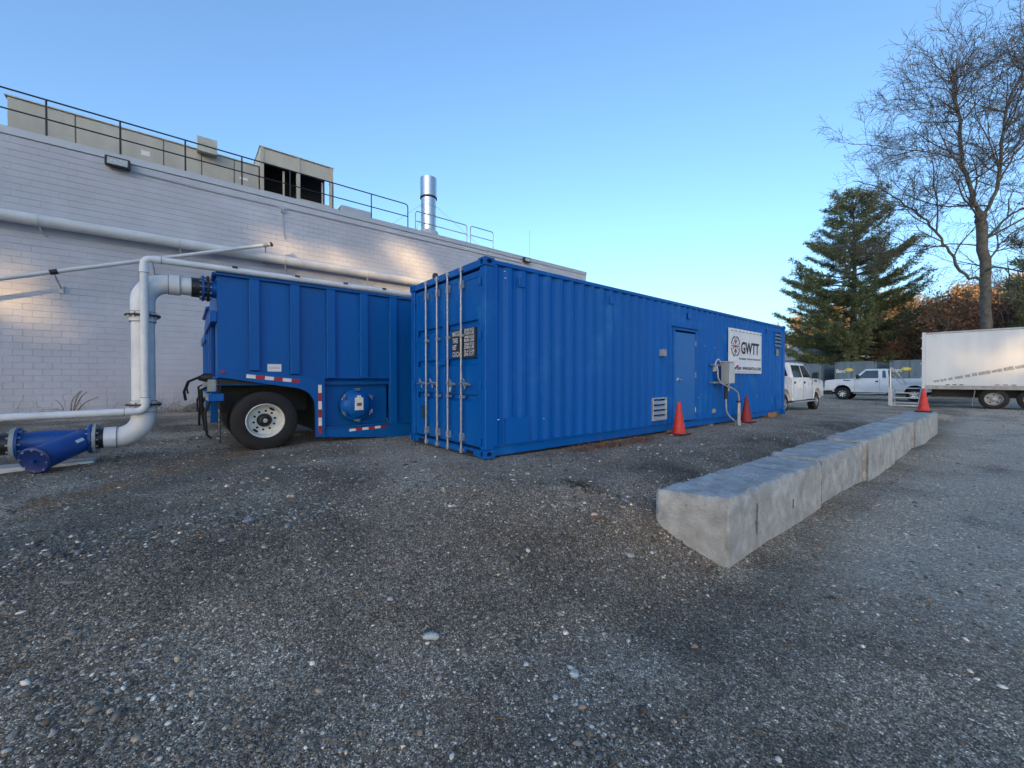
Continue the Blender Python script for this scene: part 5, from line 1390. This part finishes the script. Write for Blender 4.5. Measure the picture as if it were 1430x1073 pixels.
def pine_meshes(seed, Ht, rad, clear, sparse_top=True, ntuft=1.0):
    g = np.random.default_rng(seed); br = []; NP, ND = [], []
    trunk = [np.array([.25 * math.sin(z * .3), .2 * math.cos(z * .23), z]) for z in np.linspace(0, Ht * .985, 16)]
    tr = (np.array(trunk), np.linspace(.42, .03, 16))
    z = clear
    while z < Ht - .3:
        f = (z - clear) / (Ht - clear)
        env = rad * (1 - f) ** .52 * (1.0 if f > .12 else .8 + f * 1.6)
        env = max(env, .5)
        nb = 7 if f < .6 else 5
        a0 = g.uniform(0, 6.28)
        for b in range(nb):
            if g.random() < .10: continue
            a = a0 + b * 6.283 / nb + g.normal() * .25
            L = env * g.uniform(.55, 1.12) * (1.15 if g.random() < .12 else 1)
            d = np.array([math.cos(a), math.sin(a), 0]); m = 9
            zb0 = z + g.normal() * .28
            rise = (.10 + .55 * f) * g.uniform(.2, 1.7)
            q = []
            for s_ in range(m + 1):
                u = s_ / m; q.append(np.array([0, 0, zb0]) + d * L * u + np.array([0, 0, L * (rise * u - .20 * (1 - f) * math.sin(u * 2.6)) + .12 * L * u ** 3]))
            Q = np.array(q); Q[1:, :2] += g.normal(size=(m, 2)) * .06 * L / 4
            br.append((Q, np.linspace(.02 + .012 * L, .012, m + 1)))
            # twigs in a flat plume
            side = np.array([-d[1], d[0], 0])
            nt = int(L * 17)
            for k in range(nt):
                u = g.uniform(.28, 1.0); x = u * m; i = min(int(x), m - 1); p = Q[i] + (Q[i + 1] - Q[i]) * (x - i)
                sg = g.choice([-1, 1]); ln = g.uniform(.35, 1.05) * (1.1 - .5 * u) * (.6 + .12 * L)
                td = unit(d * g.uniform(.5, 1.1) + side * sg * g.uniform(.3, 1.1) + np.array([0, 0, g.uniform(-.05, .32)]))
                nn = int(max(3, ln * 9 * ntuft))
                w = g.uniform(.25, 1.05, nn)
                NP.append(p + td[None, :] * (w * ln)[:, None] + g.normal(size=(nn, 3)) * np.array([.07, .07, .12]))
                nd_ = td[None, :] * .6 + g.normal(size=(nn, 3)) * .55 + np.array([0, 0, .22]); nd_ /= np.linalg.norm(nd_, axis=1)[:, None]; ND.append(nd_)
                if k % 3 == 0: br.append((np.array([p, p + td * ln * .5, p + td * ln]), np.array([.014, .011, .008])))
        z += g.uniform(.34, .6) * (1.0 + .45 * (1 - f))
    P = np.concatenate(NP); D = np.concatenate(ND); n = len(P)
    tone = g.uniform(.5, 1.35, n)[:, None]
    cols = np.array([.15, .19, .085])[None, :] * tone
    cols[g.random(n) < .10] = np.array([.12, .12, .05])
    V_, T_, C = needle_tris(P, D, g.uniform(.22, .42, n), g.uniform(.028, .05, n), cols, g)
    return (tr, br, V_, T_, C)
def pine(label, loc, data, group=None, s=1.0, rz=0.0, share=None):
    if share is not None:
        c = copy_tree(share); c.location = loc; c.rotation_euler = (0, 0, rz); c.scale = (s, s, s); tag(c, label, 'tree', group); return c
    t = thing('pine_tree', label, 'tree', loc, rz, group)
    t.scale = (s, s, s)
    tr, br, V_, T_, C = data
    v, f = tube_arrays([tr]); fast_mesh('trunk', v, f, BARK_P, parent=t, smooth=True)
    v, f = tube_arrays(br); fast_mesh('branches', v, f, BARK_P, parent=t)
    fast_mesh('crown', V_, T_, NEEDLE, cols=C, parent=t)
    return t
big_pine = pine('large green pine standing behind the slate storage containers', (58.9, 11.4, .4), pine_meshes(3, 22.2, 7.9, 3.4, ntuft=1.7))
pine('tall pine at the right edge of the yard behind the box truck', (50.9, -6.1, .3), None, None, 1.0, 2.1, big_pine)

def leaf_tree_data(seed, Ht, spread, leafcol, nleaf, lsize):
    g = np.random.default_rng(seed); br = []; tips = []
    main = []
    th = Ht * .35
    tk = np.array([[.12 * math.sin(z), .1 * math.cos(z * 1.3), z] for z in np.linspace(0, Ht * .9, 10)]); main.append((tk, np.linspace(.16 + Ht * .008, .02, 10)))
    for i in range(16):
        f = g.uniform(.15, .9); p = tk[int(f * 9)]; a = g.uniform(0, 6.28); L = spread * g.uniform(.6, 1.1) * (1.1 - .6 * f)
        d = np.array([math.cos(a), math.sin(a), g.uniform(.25, .9)]); d = unit(d); q = [p]
        for s_ in range(7): d = unit(d + g.normal(size=3) * .14 + [0, 0, .05]); q.append(q[-1] + d * L / 7)
        Q = np.array(q); RR = np.linspace(.06, .012, 8); main.append((Q, RR)); grow(br, Q, RR, 1 if L > 3 else 2, g, 2, 1.0, .2, tips)
    V_ = T_ = C = None
    if nleaf:
        tp = np.array(tips); idx = g.integers(0, len(tp), nleaf); P = tp[idx] + g.normal(size=(nleaf, 3)) * .22
        D = g.normal(size=(nleaf, 3)); D /= np.linalg.norm(D, axis=1)[:, None]; S = np.cross(D, g.normal(size=(nleaf, 3))); S /= np.linalg.norm(S, axis=1)[:, None]
        L = g.uniform(.6, 1.2, nleaf)[:, None] * lsize
        V_ = np.stack([P, P + D * L * .5 + S * L * .33, P + D * L, P + D * L * .5 - S * L * .33], 1).reshape(-1, 3)
        b_ = np.arange(nleaf) * 4; T_ = np.concatenate([np.stack([b_, b_ + 1, b_ + 2], 1), np.stack([b_, b_ + 2, b_ + 3], 1)])
        C = np.repeat(np.array(leafcol)[None, :] * g.uniform(.6, 1.35, nleaf)[:, None] * (1 + g.normal(size=(nleaf, 3)) * .08), 4, axis=0)
    return main, br, V_, T_, C
def leaf_tree(name, label, loc, data, group, s=1.0, rz=0.0):
    t = thing(name, label, 'tree', loc, rz, group); t.scale = (s, s, s)
    main, br, V_, T_, C = data
    v, f = tube_arrays(main); fast_mesh('trunk', v, f, BARK, parent=t, smooth=True)
    v, f = tube_arrays(br); fast_mesh('twigs', v, f, BARK, parent=t)
    if V_ is not None: fast_mesh('crown', V_, T_, LEAFM, cols=C, parent=t)
    return t
def spot(px, D): 
    t_ = (px - 715) / 565.; return (D * (.7768 * t_ + .6298), D * (-.6298 * t_ + .7768))
brown = leaf_tree_data(21, 8.5, 4.2, (.20, .105, .06), 5500, .20)
green = leaf_tree_data(22, 8.0, 4.0, (.07, .085, .04), 7000, .20)
gold = leaf_tree_data(23, 19, 7.0, (.26, .175, .085), 15000, .42)
bare = leaf_tree_data(24, 12, 4.5, (.1, .1, .1), 0, .2)
G_ = 'woodland behind the storage containers'
b0_ = leaf_tree('oak_tree', 'low oak with dry brown leaves beside the tall bare trunk', (*spot(1322, 36), .3), brown, G_)
g0_ = leaf_tree('evergreen_tree', 'dark leafy evergreen trees massed under the woodland behind the yard', (*spot(1252, 43), .3), green, G_)
o0_ = leaf_tree('golden_tree', 'golden sunlit trees glowing behind the dark evergreens', (*spot(1275, 78), .3), gold, G_)
w0_ = leaf_tree('bare_tree', 'slender leafless trees in the woodland behind the yard', (*spot(1290, 52), .3), bare, G_)
def cp(src, px, D, s, rz, label=None):
    c = copy_tree(src); x, y = spot(px, D); c.location = (x, y, .3); c.scale = (s, s, s); c.rotation_euler = (0, 0, rz)
    if label: c['label'] = label
    return c
cp(b0_, 1345, 45, 1.3, 1, 'tallest brown-leaved oak directly behind the bare trunk')
cp(b0_, 1440, 44, 1.35, 3, 'brown-leaved oak at the right edge behind the box truck')
cp(b0_, 1275, 52, 1.3, 5.2, 'far brown-leaved oak just right of the large green pine')
cp(b0_, 1288, 40, .8, 2, 'smaller brown-leaved oak left of the tall bare tree')
cp(b0_, 1400, 39, 1.15, 4, 'brown-leaved oak right of the tall bare trunk')
for px, D, s, rz in ((1208, 47, .6, 1), (1150, 58, .75, 2), (1420, 42, .8, 3), (1352, 46, .75, 5), (1460, 40, .9, .4), (1118, 66, .7, 3.3), (1300, 50, .65, 4)):
    cp(g0_, px, D, s, rz)
for px, D, s, rz in ((1228, 84, 1.0, 1), (1335, 74, 1.0, 2), (1405, 70, 1.05, 3), (1455, 66, 1.0, 4), (1170, 95, 1.05, 5), (1120, 110, 1.0, .6), (1075, 120, .95, 1.6), (1250, 66, .75, 2.2), (1375, 88, 1.2, 5.5)):
    cp(o0_, px, D, s, rz)
for px, D, s, rz in ((1335, 48, 1.2, 1), (1420, 46, 1.25, 2), (1405, 40, 1.2, 3.4), (1350, 42, 1.0, 5.1), (1440, 38, 1.15, 1.1), (1270, 50, 1.1, 2.2), (1245, 60, 1.0, 3), (1040, 130, 1.1, 4), (1062, 125, 1.2, 5), (1015, 140, 1.0, 2), (1395, 54, 1.3, .5), (1465, 44, 1.3, 2.5)):
    cp(w0_, px, D, s, rz)

# unseen woodland added on the sunset side to keep the whole yard in shade
def shade_wood():
    g = np.random.default_rng(9)
    s = np.array(sdir); pz = np.array([.6, -.8, 0.0]); bk = np.array([-.8, -.6, 0.0])
    N = 150000
    # dense evergreen wall of foliage 90 m out, raised where the tall trees need shading
    a = g.uniform(-50, 41, N); dpt = g.uniform(84, 98, N)
    topz = 25.0 + 15 * np.clip((a - 8) / 6, 0, 1) + 1.6 * np.sin(a * .55) + 1.2 * np.sin(a * 1.37 + 2)
    topz = topz * np.clip((40.5 - a) / 5, .25, 1)
    zz = g.uniform(0.2, 1, N) * topz
    P = pz[None] * a[:, None] + bk[None] * dpt[:, None]; P[:, 2] = zz
    # holes cut along the sun direction to shape patches on wall and vehicles
    gaps = [((5.5, 19.3, 7.0), .55, .97), ((6.3, 19.3, 6.7), .5, .95), ((7.2, 19.3, 7.3), .4, .9), ((7.6, 19.3, 6.3), .45, .95), ((8.6, 19.3, 7.9), .7, .95), ((9.4, 19.3, 7.5), .6, .95),
            ((10.2, 19.3, 7.2), .5, .9), ((9.6, 19.3, 6.3), .55, .95), ((9.0, 19.3, 5.8), .4, .9), ((3.0, 19.3, 7.5), .45, .9), ((3.7, 19.3, 7.1), .4, .9), ((5.2, 19.3, 5.8), .45, .9), ((4.4, 19.3, 6.3), .3, .8),
            ((-4.3, 19.3, 4.2), .75, .85), ((-3.7, 19.3, 3.5), .6, .8), ((-2.9, 19.3, 3.3), .5, .75), ((-3.9, 19.3, 5.1), .4, .7),
            ((28.3, 1.25, 2.9), .30, .95), ((28.3, .95, 2.3), .30, .9), ((28.3, -.25, 3.0), .42, .95), ((28.3, -.9, 2.4), .4, .85), ((28.3, .3, 2.0), .26, .85), ((28.3, 2.1, 2.4), .25, .7), ((28.3, 1.5, 1.8), .25, .8),
            ((22.6, 5.4, 1.0), .35, .97)]
    keep = np.ones(N, bool)
    for q, r_, fr in gaps:
        q = np.array(q); d = P - q[None]; tpar = d @ s; per = np.linalg.norm(d - tpar[:, None] * s[None], axis=1)
        wobb = 1 + .45 * np.sin(P[:, 2] * 3.1 + P[:, 0]) * np.sin(P[:, 1] * 2.7 + P[:, 2]); rr_ = r_ * (1.12 if q[0] < 20 else .95) * wobb
        keep &= ~((per < rr_) & (g.random(N) < fr)); keep &= ~((per < rr_ * 1.4) & (g.random(N) < fr * .3))
    P = P[keep]; n = len(P)
    D = g.normal(size=(n, 3)); D /= np.linalg.norm(D, axis=1)[:, None]; S = np.cross(D, g.normal(size=(n, 3))); S /= np.linalg.norm(S, axis=1)[:, None]
    L = g.uniform(.5, 1.0, n)[:, None]
    V_ = np.stack([P - D * L * .5, P + S * L * .4, P + D * L * .5, P - S * L * .4], 1).reshape(-1, 3)
    b_ = np.arange(n) * 4; T_ = np.concatenate([np.stack([b_, b_ + 1, b_ + 2], 1), np.stack([b_, b_ + 2, b_ + 3], 1)])
    C = np.repeat(np.array([.04, .06, .03])[None] * g.uniform(.6, 1.3, n)[:, None], 4, axis=0)
    o = fast_mesh('woodland', V_, T_, NEEDLE, cols=C); tag(o, 'unseen evergreen woodland added behind the viewer to shade the yard', 'woodland', kind='stuff')
shade_wood()

# ------------------------------------------------------------------ gravel, litter, weeds
ICO_V = None
def ico():
    p = (1 + 5 ** .5) / 2
    v = np.array([(-1, p, 0), (1, p, 0), (-1, -p, 0), (1, -p, 0), (0, -1, p), (0, 1, p), (0, -1, -p), (0, 1, -p), (p, 0, -1), (p, 0, 1), (-p, 0, -1), (-p, 0, 1)], float)
    v /= np.linalg.norm(v[0])
    f = np.array([(0, 11, 5), (0, 5, 1), (0, 1, 7), (0, 7, 10), (0, 10, 11), (1, 5, 9), (5, 11, 4), (11, 10, 2), (10, 7, 6), (7, 1, 8), (3, 9, 4), (3, 4, 2), (3, 2, 6), (3, 6, 8), (3, 8, 9), (4, 9, 5), (2, 4, 11), (6, 2, 10), (8, 6, 7), (9, 8, 1)])
    return v, f
def octa():
    v = np.array([(1, 0, 0), (-1, 0, 0), (0, 1, 0), (0, -1, 0), (0, 0, 1), (0, 0, -1)], float)
    f = np.array([(0, 2, 4), (2, 1, 4), (1, 3, 4), (3, 0, 4), (2, 0, 5), (1, 2, 5), (3, 1, 5), (0, 3, 5)]); return v, f
def blocked(x, y):
    b = (x > 3.72) & (y > 1.25) & (y < 2.26) & (x < 18)
    b |= (x > 3.3) & (x < 15.6) & (y > 4.75) & (y < 7.2)
    return b
def pebbles(name, x, y, r, shape, g, pale=.035):
    ok = ~blocked(x, y)
    drift = .5 + .5 * np.sin(x * 1.7 + .6 * np.sin(y * 2.1)) * np.sin(y * 1.3 + 1.1 + .7 * np.sin(x * 1.9))
    keep = .25 + .75 * sstep((drift - .15) / .5)
    keep = np.where((y < 1.35) & (x > 3.6), keep * .25, keep)
    ok &= g.random(len(x)) < keep
    x, y, r = x[ok], y[ok], r[ok]; n = len(x)
    bv_, bf_ = shape; m = len(bv_)
    S = np.stack([r * g.uniform(.8, 1.45, n), r * g.uniform(.65, 1.1, n), r * g.uniform(.35, .75, n)], 1)
    Vx = bv_[None] * (1 + g.normal(size=(n, m, 1)) * .16) * S[:, None, :]
    tx = g.normal(size=n) * .3; c, s_ = np.cos(tx), np.sin(tx)
    Vx = np.stack([Vx[..., 0], Vx[..., 1] * c[:, None] - Vx[..., 2] * s_[:, None], Vx[..., 1] * s_[:, None] + Vx[..., 2] * c[:, None]], -1)
    a = g.uniform(0, 6.28, n); c, s_ = np.cos(a), np.sin(a)
    Vx = np.stack([Vx[..., 0] * c[:, None] - Vx[..., 1] * s_[:, None], Vx[..., 0] * s_[:, None] + Vx[..., 1] * c[:, None], Vx[..., 2]], -1)
    z = hgt(x, y) + S[:, 2] * g.uniform(-.1, .55, n)
    Vx += np.stack([x, y, z], 1)[:, None, :]
    T_ = bf_[None] + (np.arange(n) * m)[:, None, None]
    k = g.random(n)
    tone = np.where(k < .74, g.uniform(.06, .24, n), np.where(k < 1 - pale, g.uniform(.22, .42, n), g.uniform(.50, .80, n)))
    hue = g.random(n)
    tint = np.where(hue[:, None] < .6, np.array([1.10, .98, .84]), np.where(hue[:, None] < .75, np.array([.95, 1.0, 1.0]), np.array([1.22, .96, .70])))
    C = np.repeat(tone[:, None] * tint, m, axis=0)
    o = fast_mesh(name, Vx.reshape(-1, 3), T_.reshape(-1, 3), PEB, cols=C)
    return o
def scatter(n, d0, d1, g, p=1.0):
    """points around the standing place, denser close by; a wide sector in front of it"""
    d = d0 + (d1 - d0) * g.random(n) ** p
    a = R(50.97) + g.uniform(-1.15, 1.15, n)
    return d * np.cos(a), d * np.sin(a)
g = np.random.default_rng(31)
x, y = scatter(70000, 1.5, 4.6, g, 1.25); r = np.clip(g.lognormal(math.log(.0036), .62, len(x)), .0015, .022)
o = pebbles('gravel', x, y, r, ico(), g, .075); tag(o, 'loose mixed gravel strewn over the near ground', 'gravel', kind='stuff')
x, y = scatter(64000, 4.0, 14, g, 1.25); r = np.clip(g.lognormal(math.log(.0080), .55, len(x)), .003, .034)
o = pebbles('gravel', x, y, r, octa(), g, .09); tag(o, 'loose mixed gravel strewn over the middle of the yard', 'gravel', kind='stuff')
# single pale stones that stand out
stones = [(1.18, 2.255, .038, (.50, .53, .50), 'largest pale angular stone lying near the bottom middle of the gravel'),
          (1.717, 1.552, .030, (.48, .52, .50), 'pale angular blue grey stone lying lower right of the middle'),
          (1.532, 1.759, .018, (.50, .52, .5), 'small rounded pale stone left of the angular blue grey stone'),
          (.416, 4.088, .037, (.27, .30, .34), 'flat blue slate stone lying left on the gravel'),
          (3.03, 2.09, .032, (.42, .44, .43), 'pale stone lying close to the end of the nearest concrete block'),
          (.671, 3.848, .028, (.28, .31, .35), 'small blue slate stone right of the flat one'),
          (1.506, 1.496, .016, (.56, .56, .52), 'small whitish stone at the bottom below the angular stone'),
          (1.9, 2.35, .015, (.44, .47, .46), 'small pale stone lying above the angular blue grey stone'),
          (6.2, 1.22, .035, (.3, .3, .29), 'loose grey stone against the drive side of the concrete blocks')]
iv, if_ = ico()
for (x_, y_, r_, c, lab) in stones:
    gg = np.random.default_rng(int(x_ * 1000))
    bm = bmesh.new(); bmesh.ops.create_icosphere(bm, subdivisions=2, radius=1)
    for v in bm.verts:
        n_ = 1 + .16 * math.sin(v.co.x * 4 + x_ * 9) + .12 * math.sin(v.co.y * 5 + y_ * 7) + gg.normal() * .05
        v.co = Vector((v.co.x * 1.15, v.co.y * .85, v.co.z * .5)) * n_ * r_
    me = bpy.data.meshes.new('stone'); bm.to_mesh(me); bm.free(); me.materials.append(mat('stone_%d' % int(x_ * 1000), c, .85, var=.15, scale=60, bump=.4, bscale=90))
    o = bpy.data.objects.new('stone', me); COL.objects.link(o); o.location = (x_, y_, H(x_, y_) + r_ * .25); o.rotation_euler = (0, 0, gg.uniform(0, 6))
    tag(o, lab, 'stone')

def quads_litter(name, x, y, ln, wd, cols, g, tilt=.35, lift=.004):
    n = len(x); a = g.uniform(0, 6.28, n); zc = hgt(x, y) + lift
    D = np.stack([np.cos(a), np.sin(a), g.normal(size=n) * tilt], 1); S = np.stack([-np.sin(a), np.cos(a), g.normal(size=n) * tilt], 1)
    P = np.stack([x, y, zc + np.abs(D[:, 2]) * ln * .5], 1); B = np.stack([np.zeros(n), np.zeros(n), ln * g.uniform(.0, .12, n)], 1)
    ln = ln[:, None]; wd = wd[:, None]
    V_ = np.stack([P - D * ln * .5, P - D * ln * .1 + S * wd * .5 + B, P + D * ln * .5, P - D * ln * .1 - S * wd * .5 + B * .4], 1).reshape(-1, 3)
    b_ = np.arange(n) * 4; T_ = np.concatenate([np.stack([b_, b_ + 1, b_ + 2], 1), np.stack([b_, b_ + 2, b_ + 3], 1)])
    return fast_mesh(name, V_, T_, LEAFM, cols=np.repeat(cols, 4, axis=0))
g = np.random.default_rng(77)
# dry leaves: scattered, drifted against the block foot and the container rail
x1, y1 = scatter(60, 2.0, 9, g, 0.8)
x2 = g.uniform(4.2, 11, 170); y2 = 1.50 - np.abs(g.normal(size=170)) * .16 - (x2 - 3.8) * .0166
x3 = np.concatenate([g.uniform(4.0, 15, 160), g.uniform(4.9, 7.4, 320)]); y3 = 4.55 + g.normal(size=480) * .15
x4 = g.uniform(20, 42, 1100); y4 = g.uniform(-1, 8, 1100)
x = np.concatenate([x1, x2, x3, x4]); y = np.concatenate([y1, y2, y3, y4]); ok = ~blocked(x, y); x, y = x[ok], y[ok]; n = len(x)
lc = np.array([.24, .135, .08])[None] * g.uniform(.5, 1.6, n)[:, None]
o = quads_litter('leaf_litter', x, y, g.uniform(.025, .06, n) * np.where(x > 19, 1.6, 1), g.uniform(.02, .045, n) * np.where(x > 19, 1.6, 1), lc, g); tag(o, 'dry brown leaves scattered over the gravel', 'leaf litter', kind='stuff')
x, y = scatter(900, 1.6, 6.5, g, 1.1); ok = ~blocked(x, y); x, y = x[ok], y[ok]; n = len(x)
lc = np.array([.20, .115, .06])[None] * g.uniform(.5, 1.5, n)[:, None]
o = quads_litter('pine_needles', x, y, g.uniform(.04, .11, n), g.uniform(.003, .0055, n), lc, g, .12); tag(o, 'fallen pine needles and twigs lying on the gravel', 'pine needles', kind='stuff')
# one oak leaf
ol = [(0, -.055), (.012, -.03), (.03, -.035), (.022, -.012), (.046, -.004), (.026, .012), (.038, .034), (.018, .03), (.0, .058), (-.018, .03), (-.038, .036), (-.026, .012), (-.046, -.002), (-.022, -.012), (-.03, -.034), (-.012, -.03)]
mb = MB(); n = len(ol); mb.v = [(a * 1.3, b * 1.3, .004 + abs(a) * .35) for a, b in ol] + [(0, 0, .004)]; mb.f = [(i, (i + 1) % n, n) for i in range(n)]
o = mb.build('oak_leaf', mat('reddish_leaf', (.28, .13, .11), .8), None); o.location = (3.12, 2.50, H(3.12, 2.5) + .006); o.rotation_euler = (0, 0, .7)
tag(o, 'single reddish lobed oak leaf on the gravel near the first concrete block', 'leaf')

def weed(name, label, cx, cy, rx, ry, n, hmax, m, cat, flat=.5, g=g):
    br = []
    for i in range(n):
        x_ = cx + g.normal() * rx; y_ = cy + g.normal() * ry; z_ = H(x_, y_)
        d = unit(np.array([g.normal(), g.normal(), abs(g.normal()) * (1 - flat) + .15])); L = hmax * g.uniform(.4, 1); q = [np.array([x_, y_, z_ - .01])]
        for s_ in range(4): d = unit(d + g.normal(size=3) * .22 + [0, 0, -.06 * flat]); q.append(q[-1] + d * L / 4)
        Q = np.array(q); Q[:, 2] = np.maximum(Q[:, 2], hgt(Q[:, 0], Q[:, 1]) + .004); br.append((Q, np.linspace(.006, .002, 5)))
    V_, T_ = tube_arrays(br); o = fast_mesh(name, V_, T_, m); tag(o, label, cat, kind='stuff'); return o
DEADB = mat('dead_weed_stems', (.26, .15, .10), .95, var=.3, scale=25)
weed('dry_weeds', 'flattened dry brown weeds along the foot of the blue container', 5.65, 4.52, .42, .08, 260, .26, DEADB, 'weeds', .75)
weed('dry_weeds', 'second low clump of dry weeds nearer the personnel door', 6.75, 4.50, .28, .08, 170, .22, DEADB, 'weeds', .8)
weed('dry_grass', 'thin dry stalks growing along the foot of the white wall', -1.0, 19.05, 2.2, .10, 130, 1.0, DEADG, 'grass', .1)
weed('dry_grass', 'dry grass tufts at the wall foot beside the tanks', 0.2, 18.9, .5, .15, 90, .9, DEADG, 'grass', .1)
weed('dark_weed_tuft', 'small dark weed tuft on the gravel left of the concrete blocks', 3.45, 3.05, .06, .10, 70, .12, mat('dark_weed', (.05, .045, .03), .95), 'weeds', .8)
# bent dead shrub by the wall
sh = root_at('dead_shrub', 'bent dead brown shrub lying against the foot of the white wall', 'shrub', (-3.1, 18.3, .5))
g2 = np.random.default_rng(8); br = []
for i in range(26):
    q = [np.array([-2.75 + g2.normal() * .1, 18.4 + g2.normal() * .1, .5])]; d = unit(np.array([-1 + g2.normal() * .35, g2.normal() * .2, .75 + g2.normal() * .3]))
    for s_ in range(7): d = unit(d + np.array([-.06, 0, -.22]) + g2.normal(size=3) * .12); q.append(q[-1] + d * .11)
    Q = np.array(q); Q[:, 2] = np.maximum(Q[:, 2], .52); br.append((Q, np.linspace(.016, .008, 8)))
for i in range(4):
    q = [np.array([-2.7, 18.4, .5])]; d = unit(np.array([.0 + g2.normal() * .2, 0, 1]))
    for s_ in range(6): d = unit(d + np.array([.16, 0, -.02]) + g2.normal(size=3) * .08); q.append(q[-1] + d * .15)
    br.append((np.array(q), np.linspace(.026, .012, 7)))
v, f = tube_arrays(br); fast_mesh('stems', v - np.array([-3.1, 18.3, .5]), f, DEADG, parent=sh)
# rock at the wall foot
bm = bmesh.new(); bmesh.ops.create_icosphere(bm, subdivisions=2, radius=.3)
for v in bm.verts: v.co = Vector((v.co.x * 1.2, v.co.y * .9, v.co.z * .7)) * (1 + .15 * math.sin(v.co.x * 13 + 1) + .1 * math.sin(v.co.y * 17))
me = bpy.data.meshes.new('rock'); bm.to_mesh(me); bm.free(); me.materials.append(mat('mossy_rock', (.12, .12, .11), .95, var=.3, scale=8, bump=.6))
o = bpy.data.objects.new('rock', me); COL.objects.link(o); o.location = (.3, 18.7, .6); tag(o, 'grey rock lying at the foot of the white wall', 'rock')
# green hose hanging on the wall
o = MB().tube([(.62, 19.2, 3.2), (.64, 19.2, 2.2), (.6, 19.2, 1.2), (.66, 19.15, .6)], .022, 8).build('wall_cable', mat('green_cable', (.16, .24, .2), .6), None, smooth=True)
tag(o, 'thin green cable hanging down the white wall beside the tanks', 'cable')
